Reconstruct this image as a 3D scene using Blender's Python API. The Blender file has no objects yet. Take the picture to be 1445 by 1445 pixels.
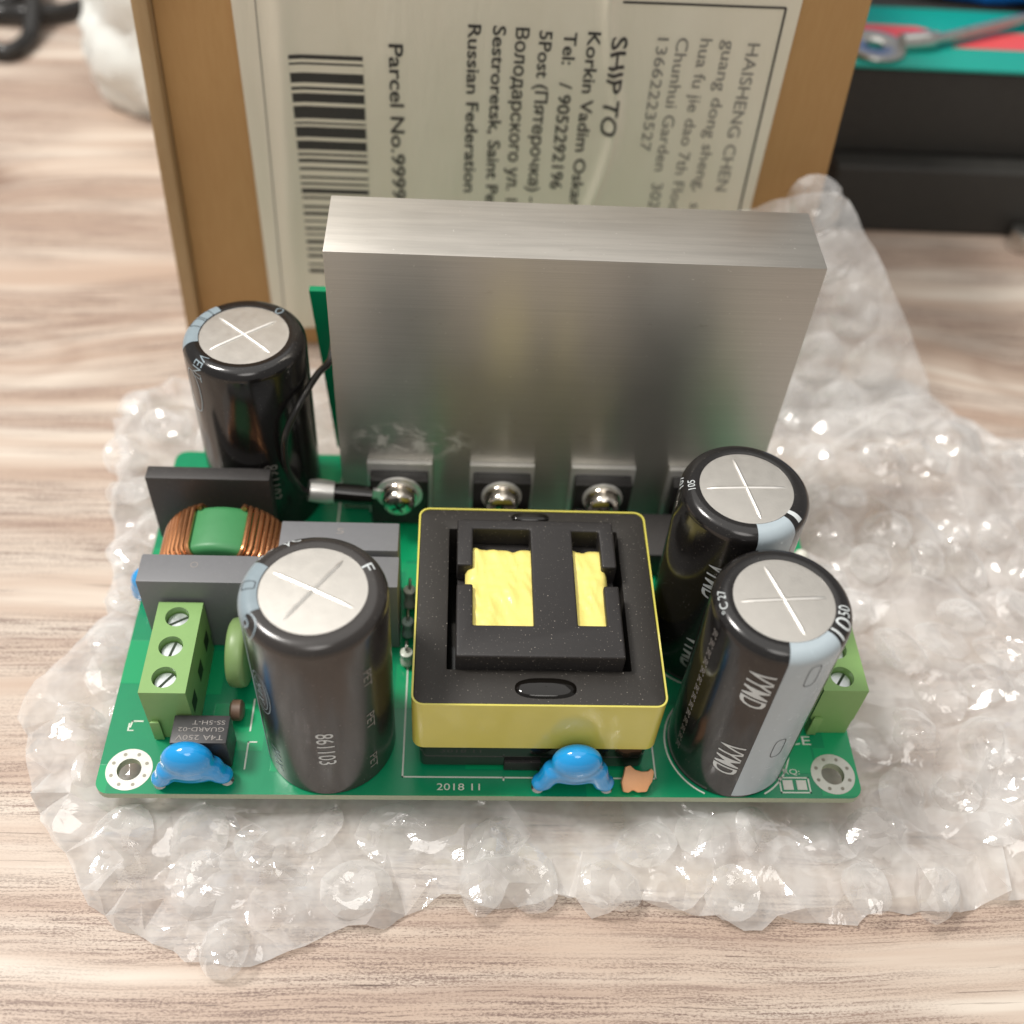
import bpy, bmesh, math, random
import numpy as np
from mathutils import Vector, Matrix, noise

S = 0.001                                   # everything below is authored in millimetres
random.seed(7)
rad = math.radians
scene = bpy.context.scene
COL = scene.collection

# ------------------------------------------------------------------ camera
cam_d = bpy.data.cameras.new('camera')
cam = bpy.data.objects.new('camera', cam_d)
COL.objects.link(cam)
cam.location = (59.874 * S, -89.573 * S, 178.782 * S)
cam.rotation_euler = (rad(41.080), rad(-3.2585), rad(-1.206))
cam_d.sensor_width = 36.0
cam_d.lens = 36.0 * 1557.8 / 1445.0
cam_d.clip_start = 0.005
cam_d.clip_end = 20.0
cam_d.dof.use_dof = True
cam_d.dof.focus_distance = 0.188
cam_d.dof.aperture_fstop = 11.0
scene.camera = cam

# ------------------------------------------------------------------ world and lamps
world = bpy.data.worlds.new('World')
scene.world = world
world.use_nodes = True
wb = world.node_tree.nodes['Background']
wb.inputs[0].default_value = (1.0, 0.965, 0.92, 1)
wb.inputs[1].default_value = 0.34


def area(name, loc, target, size, power, color):
    d = bpy.data.lights.new(name, 'AREA')
    d.shape = 'DISK'
    d.size = size
    d.energy = power
    d.color = color
    o = bpy.data.objects.new(name, d)
    COL.objects.link(o)
    o.location = loc
    o.rotation_euler = (Vector(target) - Vector(loc)).to_track_quat('-Z', 'Y').to_euler()
    return o


area('ceiling_lamp', (-0.46, 0.15, 0.95), (0.06, 0.05, 0), 0.22, 9.2, (1.0, 0.96, 0.91))
area('room_lamp', (0.10, -0.70, 1.1), (0.06, 0.05, 0), 0.5, 2.8, (1.0, 0.96, 0.91))
area('white_ceiling_glow', (-0.1, 0.35, 1.6), (-0.1, 0.35, 0), 2.2, 12.0, (1.0, 0.97, 0.93))

vs = scene.view_settings
vs.view_transform = 'Standard'
vs.look = 'None'
vs.gamma = 1.0
vs.use_curve_mapping = False
vs.exposure = 0.0
scene.cycles.transparent_max_bounces = 11
scene.cycles.max_bounces = 8
scene.cycles.diffuse_bounces = 5
scene.cycles.glossy_bounces = 3
scene.cycles.use_denoising = True


# ------------------------------------------------------------------ materials
def hexc(h):
    def f(v):
        v /= 255.0
        return v / 12.92 if v <= 0.04045 else ((v + 0.055) / 1.055) ** 2.4
    return tuple(f(int(h[i:i + 2], 16)) for i in (0, 2, 4)) + (1,)


class NT:
    def __init__(s, name):
        s.m = bpy.data.materials.new(name)
        s.m.use_nodes = True
        s.t = s.m.node_tree
        s.t.nodes.clear()
        s.out = s.t.nodes.new('ShaderNodeOutputMaterial')

    def n(s, kind, **kw):
        nd = s.t.nodes.new(kind)
        for k, v in kw.items():
            if k.startswith('i_'):
                key = k[2:]
                key = int(key) if key.isdigit() else key.replace('_', ' ')
                s.set(nd.inputs[key], v)
            else:
                setattr(nd, k, v)
        return nd

    def set(s, sock, v):
        if isinstance(v, bpy.types.NodeSocket):
            s.t.links.new(v, sock)
        else:
            sock.default_value = v

    def math(s, op, a, b=0.0, c=0.0, clamp=False):
        nd = s.t.nodes.new('ShaderNodeMath')
        nd.operation = op
        nd.use_clamp = clamp
        s.set(nd.inputs[0], a)
        s.set(nd.inputs[1], b)
        s.set(nd.inputs[2], c)
        return nd.outputs[0]

    def mix(s, f, a, b):
        nd = s.t.nodes.new('ShaderNodeMix')
        nd.data_type = 'RGBA'
        s.set(nd.inputs[0], f)
        s.set(nd.inputs[6], a)
        s.set(nd.inputs[7], b)
        return nd.outputs[2]

    def ramp(s, f, stops, interp='LINEAR'):
        nd = s.t.nodes.new('ShaderNodeValToRGB')
        nd.color_ramp.interpolation = interp
        el = nd.color_ramp.elements
        while len(el) < len(stops):
            el.new(0.5)
        for e, (p, c) in zip(el, stops):
            e.position = p
            e.color = c if len(c) == 4 else (*c, 1)
        s.set(nd.inputs[0], f)
        return nd.outputs[0]

    def smooth(s, v, a, b):
        nd = s.t.nodes.new('ShaderNodeMapRange')
        nd.interpolation_type = 'SMOOTHSTEP'
        s.set(nd.inputs[0], v)
        nd.inputs[1].default_value = a
        nd.inputs[2].default_value = b
        return nd.outputs[0]

    def pos(s):
        g = s.t.nodes.new('ShaderNodeNewGeometry')
        v = s.t.nodes.new('ShaderNodeVectorMath')
        v.operation = 'SCALE'
        s.t.links.new(g.outputs['Position'], v.inputs[0])
        v.inputs['Scale'].default_value = 1000.0
        return v.outputs[0]

    def scaled(s, vec, sc, off=(0, 0, 0)):
        nd = s.t.nodes.new('ShaderNodeMapping')
        s.t.links.new(vec, nd.inputs[0])
        nd.inputs['Location'].default_value = off
        nd.inputs['Scale'].default_value = sc
        return nd.outputs[0]

    def noise(s, vec, scale=1.0, detail=3.0, rough=0.5, dist=0.0):
        nd = s.t.nodes.new('ShaderNodeTexNoise')
        s.t.links.new(vec, nd.inputs['Vector'])
        nd.inputs['Scale'].default_value = scale
        nd.inputs['Detail'].default_value = detail
        nd.inputs['Roughness'].default_value = rough
        nd.inputs['Distortion'].default_value = dist
        return nd.outputs[0]

    def bump(s, h, strength=0.2, dist=0.1):
        nd = s.t.nodes.new('ShaderNodeBump')
        nd.inputs['Strength'].default_value = strength
        nd.inputs['Distance'].default_value = dist * S
        s.t.links.new(h, nd.inputs['Height'])
        return nd.outputs[0]

    def principled(s, **kw):
        nd = s.t.nodes.new('ShaderNodeBsdfPrincipled')
        for k, v in kw.items():
            s.set(nd.inputs[k.replace('_', ' ')], v)
        s.t.links.new(nd.outputs[0], s.out.inputs[0])
        return nd


def plain(name, color, rough=0.4, metal=0.0, var=0.12, dust=0.0, coat=0.0, bump=0.0, scale=0.5, spec=0.5):
    """a solid colour with mottling, uneven gloss, dust specks and fine relief"""
    m = NT(name)
    c = hexc(color) if isinstance(color, str) else color
    p = m.pos()
    n1 = m.noise(p, scale, 4.0, 0.6)
    dark = tuple(x * (1 - var) for x in c[:3]) + (1,)
    lite = tuple(min(1, x * (1 + var)) for x in c[:3]) + (1,)
    colr = m.mix(n1, dark, lite)
    r = m.math('MULTIPLY_ADD', n1, 0.16 if rough > 0.15 else 0.06, rough - (0.08 if rough > 0.15 else 0.03))
    if dust > 0:
        n2 = m.noise(p, 3.2, 2.0, 0.5)
        n3 = m.noise(p, 0.09, 2.0, 0.5)
        t = m.math('MULTIPLY', m.smooth(n2, 0.68, 0.76), m.math('MULTIPLY', n3, dust * 1.8, clamp=True))
        colr = m.mix(t, colr, (0.55, 0.5, 0.43, 1))
        r = m.math('MULTIPLY_ADD', t, 0.4, r, clamp=True)
    kw = dict(Base_Color=colr, Roughness=r, Metallic=metal, Coat_Weight=coat, Coat_Roughness=0.08)
    if bump > 0:
        kw['Normal'] = m.bump(m.noise(p, scale * 6, 3.0, 0.6), bump, 0.15)
    b = m.principled(**kw)
    b.inputs['Specular IOR Level'].default_value = spec
    return m.m


M = {}
M['pcb'] = None


def mat_pcb():
    m = NT('solder_mask_green')
    p = m.pos()
    vor = m.n('ShaderNodeTexVoronoi', feature='F1', distance='CHEBYCHEV')
    m.t.links.new(m.scaled(p, (0.085, 0.085, 0.0)), vor.inputs['Vector'])
    vor.inputs['Scale'].default_value = 1.0
    area_ = m.smooth(vor.outputs['Distance'], 0.40, 0.415)
    n = m.noise(p, 0.4, 3, 0.5)
    c = m.mix(area_, hexc('0b9a63'), hexc('07845a'))
    c = m.mix(m.math('MULTIPLY', n, 0.25), c, hexc('0fa56a'))
    m.principled(Base_Color=c, Roughness=0.26, Normal=m.bump(area_, 0.3, 0.05))
    return m.m


M['pcb'] = mat_pcb()
M['fr4'] = plain('fibreglass_edge', 'a9b096', 0.6, var=0.2, scale=1.5)
M['silk'] = plain('white_silkscreen', 'd8ded2', 0.6)
M['pad'] = plain('tinned_pad', 'c4c4bc', 0.38, 0.75, var=0.15, scale=1.2)
M['hole'] = plain('plated_hole_wall', '8f8b80', 0.5, 0.6)
M['sleeve'] = plain('black_heatshrink_sleeve', (0.012, 0.011, 0.011, 1), 0.17, var=0.2, dust=0.25, scale=0.25, bump=0.02, spec=0.6)
M['sleeve_grey'] = plain('charcoal_heatshrink_sleeve', (0.030, 0.026, 0.024, 1), 0.22, var=0.2, dust=0.2, scale=0.25, bump=0.02, spec=0.7)
M['alu_disc'] = plain('aluminium_can_top', (0.66, 0.635, 0.59, 1), 0.40, 0.9, var=0.06, bump=0.12, scale=0.5)
M['alu_score'] = plain('scored_aluminium', (0.80, 0.78, 0.74, 1), 0.46, 1.0, var=0.04)
M['stripe'] = plain('pale_blue_grey_print', 'aebbc2', 0.25, var=0.05)
M['print'] = plain('light_grey_print', 'cdd3d4', 0.35, var=0.04)
M['print_dim'] = plain('faint_grey_print', '8d8884', 0.4, var=0.1)
M['print_blue'] = plain('slate_blue_print', '8c9ba3', 0.35, var=0.1)
M['print_dark'] = plain('dark_print', '30343a', 0.4)
M['ferrite'] = plain('black_ferrite', (0.022, 0.019, 0.016, 1), 0.55, var=0.25, dust=0.9, bump=0.25, scale=0.9)
M['bobbin'] = plain('black_bobbin_plastic', (0.020, 0.018, 0.018, 1), 0.48, var=0.2, dust=0.8, bump=0.2, scale=1.2)
M['tape'] = plain('yellow_polyester_tape', 'd3ca5e', 0.13, var=0.08, scale=0.12, bump=0.03)
M['tape_in'] = plain('yellow_winding_tape', 'f4e382', 0.28, var=0.10, scale=0.3)
M['glue'] = plain('black_glossy_glue', (0.006, 0.005, 0.004, 1), 0.04, var=0.1)
M['gloss_base'] = plain('black_glossy_core_tape', (0.010, 0.011, 0.009, 1), 0.05, var=0.1)
M['term'] = plain('green_terminal_plastic', '86ad68', 0.42, var=0.05, bump=0.06, scale=0.7, dust=0.1)
M['term_dark'] = plain('terminal_cavity', (0.012, 0.03, 0.008, 1), 0.6)
M['screw_zinc'] = plain('zinc_screw', (0.66, 0.70, 0.71, 1), 0.32, 0.85, var=0.12, scale=1.5)
M['grey_box'] = plain('grey_epoxy_case', '76777a', 0.5, var=0.07, dust=0.2, bump=0.08, scale=0.8)
M['black_box'] = plain('black_moulded_case', (0.040, 0.037, 0.036, 1), 0.5, var=0.2, dust=0.25, bump=0.12, scale=1.0)
M['fuse'] = plain('black_fuse_case', (0.035, 0.034, 0.036, 1), 0.42, var=0.15, dust=0.2, bump=0.1, scale=1.1)
M['blue'] = plain('blue_epoxy', '1b9ce4', 0.12, var=0.06, coat=0.6, scale=0.5)
M['lead'] = plain('tinned_lead', (0.7, 0.69, 0.66, 1), 0.3, 1.0)
M['solder'] = plain('solder', (0.72, 0.71, 0.69, 1), 0.25, 1.0, var=0.1)
M['toroid'] = plain('green_toroid_coat', '418a55', 0.42, var=0.06, scale=0.5)
M['copper'] = plain('enamelled_copper', hexc('d9986a'), 0.24, 0.9, var=0.14, scale=0.8)
M['palegreen'] = plain('pale_green_varistor', '7f9a62', 0.38, var=0.06)
M['ntc'] = plain('brown_thermistor', '6b5546', 0.45, var=0.25, scale=1.5)
M['tan'] = plain('tan_ceramic', 'dba070', 0.45, var=0.1, bump=0.15, scale=1.0)
M['steel'] = plain('nickel_steel', (0.72, 0.67, 0.60, 1), 0.17, 1.0, var=0.1, scale=1.2)
M['tab'] = plain('tinned_tab', (0.78, 0.77, 0.74, 1), 0.32, 0.6, var=0.1)
M['mosfet'] = plain('transistor_epoxy', (0.018, 0.017, 0.017, 1), 0.36, var=0.2, dust=0.4, bump=0.1, scale=1.0)
M['wire'] = plain('black_wire_jacket', (0.022, 0.021, 0.02, 1), 0.22, var=0.1)
M['led'] = plain('white_led_body', 'e6e4d8', 0.3)


def mat_heatsink(brush_axis):
    m = NT('brushed_aluminium')
    p = m.pos()
    lines = m.noise(m.scaled(p, (0.03, 0.5, 9.0) if brush_axis == 'z' else (0.02, 2.2, 1.0)), 1.0, 5.0, 0.7)
    blot = m.noise(p, 0.06, 3, 0.55)
    # thermal-paste smear and thumb marks low on the left, a scratch or two
    sep = m.n('ShaderNodeSeparateXYZ')
    m.t.links.new(p, sep.inputs[0])
    dx = m.math('SUBTRACT', sep.outputs[0], 52.0)
    dz = m.math('SUBTRACT', sep.outputs[2], 21.0)
    d = m.math('ADD', m.math('MULTIPLY', m.math('MULTIPLY', dx, dx), 0.006), m.math('MULTIPLY', m.math('MULTIPLY', dz, dz), 0.03))
    fall = m.math('SUBTRACT', 1.0, d, clamp=True)
    smear = m.math('MULTIPLY', m.smooth(m.noise(p, 0.28, 5, 0.65, 0.6), 0.43, 0.60), fall)
    speck = m.math('MULTIPLY', m.smooth(m.noise(p, 1.6, 2, 0.5), 0.73, 0.78), 0.7)
    grime = m.math('MULTIPLY', m.smooth(m.noise(m.scaled(p, (0.25, 0.3, 0.6)), 1.0, 4, 0.6), 0.66, 0.76), 0.35)
    base = m.mix(blot, (0.53, 0.505, 0.46, 1), (0.59, 0.565, 0.52, 1))
    base = m.mix(m.math('MULTIPLY', m.smooth(lines, 0.35, 0.68), 0.42), base, (0.36, 0.345, 0.315, 1))
    base = m.mix(grime, base, (0.30, 0.26, 0.21, 1))
    base = m.mix(m.math('MAXIMUM', m.math('MULTIPLY', smear, 0.75), speck), base, (0.8, 0.79, 0.74, 1))
    metal = m.math('SUBTRACT', 0.86, m.math('MULTIPLY', smear, 0.6))
    rough = m.math('ADD', m.math('MULTIPLY_ADD', blot, 0.10, 0.34), m.math('MULTIPLY', smear, 0.35))
    tan = m.n('ShaderNodeCombineXYZ', i_0=0.0, i_1=0.7, i_2=0.7)
    b = m.principled(Base_Color=base, Metallic=metal, Roughness=rough, Normal=m.bump(lines, 0.22, 0.03),
                     Anisotropic=0.74, Tangent=tan.outputs[0])
    return m.m


M['heatsink'] = mat_heatsink('z')


def mat_wood():
    m = NT('limed_wood_laminate')
    p = m.pos()
    sep = m.n('ShaderNodeSeparateXYZ')
    m.t.links.new(p, sep.inputs[0])
    x, y = sep.outputs[0], sep.outputs[1]
    warp = m.noise(m.scaled(p, (0.011, 0.018, 0)), 1.0, 2.0, 0.5)
    yy = m.math('MULTIPLY_ADD', warp, 6.0, y)
    knots = None
    rings = None
    for (kx, ky, ax, ay, amp) in ((-52, 122, 34, 17, 15), (212, 126, 26, 20, 16), (-84, 199, 20, 13, 14), (100, -70, 40, 12, 10), (300, 240, 45, 22, 18)):
        ex = m.math('MULTIPLY', m.math('SUBTRACT', x, kx), 1.0 / ax)
        ey = m.math('MULTIPLY', m.math('SUBTRACT', y, ky), 1.0 / ay)
        r2 = m.math('ADD', m.math('MULTIPLY', ex, ex), m.math('MULTIPLY', ey, ey))
        g = m.math('DIVIDE', amp, m.math('ADD', 1.0, r2))
        rr = m.math('MULTIPLY_ADD', warp, .5, m.math('SQRT', r2))
        wv = m.math('MULTIPLY_ADD', m.math('SINE', m.math('MULTIPLY', rr, 11.0)), .5, .5)
        rg = m.math('MULTIPLY', m.math('POWER', wv, 3.0), m.smooth(rr, 1.9, .5))
        rings = rg if rings is None else m.math('ADD', rings, rg)
        knots = g if knots is None else m.math('ADD', knots, g)
    yy = m.math('ADD', yy, knots)
    v = m.n('ShaderNodeCombineXYZ')
    m.t.links.new(x, v.inputs[0])
    m.t.links.new(yy, v.inputs[1])
    q = v.outputs[0]
    zone = m.noise(m.scaled(q, (0.009, 0.07, 0), (3.1, 1.7, 0)), 1.0, 2.0, 0.5)
    zone = m.smooth(zone, 0.38, 0.56)
    mid = m.noise(m.scaled(q, (0.012, 0.30, 0)), 1.0, 4.0, 0.6)
    fine = m.noise(m.scaled(q, (0.045, 1.6, 0)), 1.0, 6.0, 0.75)
    pores = m.noise(m.scaled(q, (0.035, 1.5, 0), (9, 2, 0)), 1.0, 5.0, 0.65)
    grit = m.noise(m.scaled(q, (1.6, 4.2, 0)), 1.0, 3.0, 0.7)
    cream = m.mix(m.smooth(mid, 0.3, 0.7), hexc('cfc1b3'), hexc('e2d8cb'))
    rosy = m.mix(m.smooth(m.noise(m.scaled(q, (0.006, 0.12, 0), (5, 4, 0)), 1.0, 3, 0.5), 0.35, 0.65), cream, hexc('bfa998'))
    dash = m.math('MULTIPLY', m.smooth(m.math('MULTIPLY_ADD', grit, 0.55, m.math('MULTIPLY', fine, 0.70)), 0.58, 0.73), zone)
    c = m.mix(m.math('MULTIPLY', dash, 0.95), rosy, hexc('6f5a52'))
    veil = m.math('MULTIPLY', zone, m.math('MULTIPLY_ADD', m.smooth(mid, 0.45, 0.65), 0.45, 0.12))
    c = m.mix(veil, c, hexc('a58e80'))
    c = m.mix(m.math('MULTIPLY', m.math('MULTIPLY', rings, m.smooth(fine, .3, .65)), .55), c, hexc('9a8070'))
    line = m.math('MULTIPLY', m.smooth(pores, 0.625, 0.68), m.math('MULTIPLY_ADD', zone, 0.55, 0.4))
    c = m.mix(line, c, hexc('5b483f'))
    nick = m.math('MULTIPLY', m.smooth(m.noise(m.scaled(q, (0.16, 0.34, 0), (2, 8, 0)), 1.0, 2, 0.5), 0.80, 0.84), 0.8)
    c = m.mix(nick, c, hexc('5c4a41'))
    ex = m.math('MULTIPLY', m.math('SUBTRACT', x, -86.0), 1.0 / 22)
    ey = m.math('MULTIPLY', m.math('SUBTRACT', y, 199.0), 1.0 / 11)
    dark_spot = m.math('SUBTRACT', 1.0, m.math('ADD', m.math('MULTIPLY', ex, ex), m.math('MULTIPLY', ey, ey)), clamp=True)  # dark brown oval spot in the table colour, far left
    c = m.mix(m.math('MULTIPLY', m.math('MULTIPLY', dark_spot, m.smooth(mid, .2, .6)), .9), c, hexc('6b4c3c'))
    h = m.math('SUBTRACT', 1.0, m.math('MAXIMUM', dash, line))
    m.principled(Base_Color=c, Roughness=m.math('MULTIPLY_ADD', fine, 0.2, 0.38), Normal=m.bump(h, 0.15, 0.12))
    return m.m


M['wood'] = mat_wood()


def mat_card(name, c0, c1):
    m = NT(name)
    p = m.pos()
    n = m.noise(m.scaled(p, (0.9, 0.9, 0.12)), 1.0, 5, 0.7)
    flute = m.n('ShaderNodeTexWave', wave_type='BANDS', bands_direction='X')
    m.t.links.new(p, flute.inputs['Vector'])
    flute.inputs['Scale'].default_value = 0.055
    flute.inputs['Distortion'].default_value = 0.4
    big = m.noise(p, 0.03, 3, 0.5)
    c = m.mix(n, hexc(c0), hexc(c1))
    c = m.mix(m.math('MULTIPLY', big, 0.3), c, hexc('8a5c2c'))
    m.principled(Base_Color=c, Roughness=0.75, Normal=m.bump(flute.outputs[1], 0.10, 0.25))
    return m.m


M['card'] = mat_card('brown_cardboard', 'b58a55', 'c8a06c')
M['card_edge'] = mat_card('cardboard_cut_edge', 'a98a62', 'c4a77e')


def mat_paper():
    m = NT('label_paper_in_pouch')
    p = m.pos()
    n = m.noise(m.scaled(p, (0.10, 0.1, 0.025)), 1.0, 3, 0.55, 0.3)
    n2 = m.noise(p, 0.5, 3, 0.5)
    c = m.mix(n, hexc('e3dac4'), hexc('efe8d6'))
    m.principled(Base_Color=c, Roughness=0.5, Coat_Weight=0.35, Coat_Roughness=0.12,
                 Normal=m.bump(m.math('MULTIPLY_ADD', n2, 0.08, n), 0.5, 1.2))
    return m.m


M['paper'] = mat_paper()
M['ink'] = plain('black_label_ink', (0.045, 0.042, 0.038, 1), 0.6, var=0.3, scale=0.8)
M['ink_grey'] = plain('grey_label_ink', (0.24, 0.225, 0.20, 1), 0.6, var=0.3, scale=0.8)
M['case'] = plain('black_textured_case', (0.030, 0.029, 0.026, 1), 0.62, var=0.35, bump=0.8, scale=0.45)
M['teal'] = plain('teal_print', '0f9a8c', 0.4, var=0.05)
M['red'] = plain('coral_red_print', 'dc5458', 0.4, var=0.05)
M['bluebag'] = plain('blue_plastic_film', '1673d2', 0.22, var=0.2, scale=0.1)
M['whitebag'] = plain('white_plastic_film', 'e9ece8', 0.3, var=0.03, scale=0.1)
M['tool'] = plain('tool_steel', (0.62, 0.61, 0.58, 1), 0.3, 1.0, var=0.15)


def mat_film(name, milk, gloss_rough, edge, facet, translucence):
    """thin polyethylene: mostly see-through, a little milky, whiter where seen edge-on, with a sharp sheen"""
    m = NT(name)
    p = m.pos()
    n = m.noise(p, 0.10, 3, 0.6)
    bmp = m.bump(m.noise(p, 0.35, 3, 0.55, 0.5), 0.2, 0.8)
    tr = m.n('ShaderNodeBsdfTransparent', i_0=(0.99, 0.988, 0.985, 1))
    # the milkiness lies in the film's depth, so it follows the creases only in part
    g = m.n('ShaderNodeNewGeometry')
    up = m.n('ShaderNodeVectorMath', operation='MULTIPLY_ADD')
    m.t.links.new(g.outputs['Normal'], up.inputs[0])
    up.inputs[1].default_value = (.45, .45, .45)
    up.inputs[2].default_value = (0, 0, .25)
    upn = m.n('ShaderNodeVectorMath', operation='NORMALIZE')
    m.t.links.new(up.outputs[0], upn.inputs[0])
    df = m.n('ShaderNodeBsdfDiffuse', i_0=(0.97, 0.965, 0.955, 1), i_Normal=upn.outputs[0])
    tl = m.n('ShaderNodeBsdfTranslucent', i_0=(0.97, 0.965, 0.955, 1))
    # creases too fine to mesh: each sliver of the film is tilted its own way
    wq = m.n('ShaderNodeVectorMath', operation='MULTIPLY_ADD')
    nv = m.n('ShaderNodeTexNoise', i_Scale=0.10, i_Detail=1.0)
    m.t.links.new(p, nv.inputs['Vector'])
    m.t.links.new(nv.outputs['Color'], wq.inputs[0])
    wq.inputs[1].default_value = (16, 16, 8)
    m.t.links.new(p, wq.inputs[2])
    vor = m.n('ShaderNodeTexVoronoi', feature='F1', i_Scale=1.0)
    m.t.links.new(m.scaled(wq.outputs[0], (0.11, 0.30, 0.25)), vor.inputs['Vector'])
    tilt = m.n('ShaderNodeVectorMath', operation='SUBTRACT')
    m.t.links.new(vor.outputs['Color'], tilt.inputs[0])
    tilt.inputs[1].default_value = (.5, .5, .5)
    fn = m.n('ShaderNodeVectorMath', operation='MULTIPLY_ADD')
    m.t.links.new(tilt.outputs[0], fn.inputs[0])
    fn.inputs[1].default_value = (facet, facet, 0)
    m.t.links.new(bmp, fn.inputs[2])
    fnn = m.n('ShaderNodeVectorMath', operation='NORMALIZE')
    m.t.links.new(fn.outputs[0], fnn.inputs[0])
    gl = m.n('ShaderNodeBsdfGlossy', i_Color=(1, 1, 1, 1), i_Roughness=gloss_rough, i_Normal=fnn.outputs[0])
    mk = m.n('ShaderNodeMixShader', i_0=translucence, i_1=df.outputs[0], i_2=tl.outputs[0])
    lw = m.n('ShaderNodeLayerWeight', i_Blend=0.5)
    fc = m.math('POWER', lw.outputs['Facing'], 2.0)
    f = m.math('ADD', m.math('MULTIPLY_ADD', m.smooth(n, .3, .7), 0.3, milk - 0.15), m.math('MULTIPLY', fc, edge), clamp=True)
    a = m.n('ShaderNodeMixShader', i_0=f, i_1=tr.outputs[0], i_2=mk.outputs[0])
    fr = m.n('ShaderNodeFresnel', i_IOR=1.45)
    fin = m.n('ShaderNodeMixShader', i_0=m.math('MINIMUM', m.math('MULTIPLY', fr.outputs[0], 2.0), 0.30), i_1=a.outputs[0], i_2=gl.outputs[0])
    m.t.links.new(fin.outputs[0], m.out.inputs[0])
    return m.m


M['film'] = mat_film('clear_bubble_film', 0.40, 0.07, 0.3, 0.9, 0.25)
M['bubble'] = mat_film('clear_bubble_skin', 0.20, 0.075, 0.5, 0.6, 0.25)


# ------------------------------------------------------------------ mesh helpers
class MB:
    def __init__(s):
        s.v, s.f, s.mi = [], [], []

    def add(s, vs_, fs, mi=0):
        o = len(s.v)
        s.v += [tuple(q) for q in vs_]
        s.f += [tuple(o + i for i in f) for f in fs]
        s.mi += [mi] * len(fs)
        return s

    def box(s, x0, x1, y0, y1, z0, z1, mi=0):
        return s.add([(x0, y0, z0), (x1, y0, z0), (x1, y1, z0), (x0, y1, z0), (x0, y0, z1), (x1, y0, z1), (x1, y1, z1), (x0, y1, z1)],
                     [(3, 2, 1, 0), (4, 5, 6, 7), (0, 1, 5, 4), (1, 2, 6, 5), (2, 3, 7, 6), (3, 0, 4, 7)], mi)

    def prism(s, poly, z0, z1, mi=0, to=lambda x, y, z: (x, y, z)):
        n = len(poly)
        vs_ = [to(x, y, z0) for x, y in poly] + [to(x, y, z1) for x, y in poly]
        fs = [tuple(range(n))[::-1], tuple(range(n, 2 * n))] + [(i, (i + 1) % n, n + (i + 1) % n, n + i) for i in range(n)]
        return s.add(vs_, fs, mi)

    def lathe(s, prof, c=(0, 0, 0), n=48, a0=0.0, a1=None, axis='z', mi=0, caps=True):
        full = a1 is None
        a1 = a0 + 2 * math.pi if full else a1
        m = n if full else n + 1
        vs_ = []
        for r, h in prof:
            for i in range(m):
                a = a0 + (a1 - a0) * i / n
                ca, sa = r * math.cos(a), r * math.sin(a)
                p = (ca, sa, h) if axis == 'z' else ((ca, h, sa) if axis == 'y' else (h, ca, sa))
                vs_.append((c[0] + p[0], c[1] + p[1], c[2] + p[2]))
        fs = []
        for j in range(len(prof) - 1):
            for i in range(n):
                k = (i + 1) % m
                fs.append((j * m + i, j * m + k, (j + 1) * m + k, (j + 1) * m + i))
        if full and caps:
            fs.append(tuple(range(m))[::-1])
            fs.append(tuple(range((len(prof) - 1) * m, len(prof) * m)))
        return s.add(vs_, fs, mi)

    def tube(s, pts, r, n=10, closed=False, mi=0):
        pts = [Vector(p) for p in pts]
        m = len(pts)
        rr = r if isinstance(r, (list, tuple)) else [r] * m
        vs_ = []
        up = None
        for i, p in enumerate(pts):
            if closed:
                t = (pts[(i + 1) % m] - pts[i - 1]).normalized()
            else:
                t = (pts[min(i + 1, m - 1)] - pts[max(i - 1, 0)]).normalized()
            if up is None:
                up = t.orthogonal().normalized()
            up = (up - t * up.dot(t)).normalized()
            b = t.cross(up)
            for k in range(n):
                a = 2 * math.pi * k / n
                vs_.append(p + (up * math.cos(a) + b * math.sin(a)) * rr[i])
        fs = []
        for i in range(m if closed else m - 1):
            j = (i + 1) % m
            for k in range(n):
                l = (k + 1) % n
                fs.append((i * n + k, i * n + l, j * n + l, j * n + k))
        if not closed:
            fs.append(tuple(range(n))[::-1])
            fs.append(tuple(range((m - 1) * n, m * n)))
        return s.add(vs_, fs, mi)

    def ball(s, c, r, nu=24, nv=14, mi=0):
        rx, ry, rz = r if isinstance(r, (list, tuple)) else (r, r, r)
        vs_ = [(c[0], c[1], c[2] - rz)]
        for j in range(1, nv):
            t = -math.pi / 2 + math.pi * j / nv
            for i in range(nu):
                a = 2 * math.pi * i / nu
                vs_.append((c[0] + rx * math.cos(t) * math.cos(a), c[1] + ry * math.cos(t) * math.sin(a), c[2] + rz * math.sin(t)))
        vs_.append((c[0], c[1], c[2] + rz))
        fs = [(0, 1 + (i + 1) % nu, 1 + i) for i in range(nu)]
        for j in range(nv - 2):
            for i in range(nu):
                a, b = 1 + j * nu + i, 1 + j * nu + (i + 1) % nu
                fs.append((a, b, b + nu, a + nu))
        l = len(vs_) - 1
        o = 1 + (nv - 2) * nu
        fs += [(l, o + i, o + (i + 1) % nu) for i in range(nu)]
        return s.add(vs_, fs, mi)


def smooth_path(pts, sub=8):
    P_ = [Vector(p) for p in pts]
    P_ = [P_[0] * 2 - P_[1]] + P_ + [P_[-1] * 2 - P_[-2]]
    out = []
    for i in range(1, len(P_) - 2):
        a, b, c, d = P_[i - 1:i + 3]
        for k in range(sub):
            t = k / sub
            out.append(0.5 * (2 * b + (c - a) * t + (2 * a - 5 * b + 4 * c - d) * t * t + (3 * b - a - 3 * c + d) * t ** 3))
    out.append(P_[-2])
    return out


def rrect(x0, x1, y0, y1, r, n=5):
    out = []
    for cx, cy, a in ((x1 - r, y1 - r, 0), (x0 + r, y1 - r, 90), (x0 + r, y0 + r, 180), (x1 - r, y0 + r, 270)):
        for k in range(n + 1):
            t = rad(a + 90 * k / n)
            out.append((cx + r * math.cos(t), cy + r * math.sin(t)))
    return out


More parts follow.
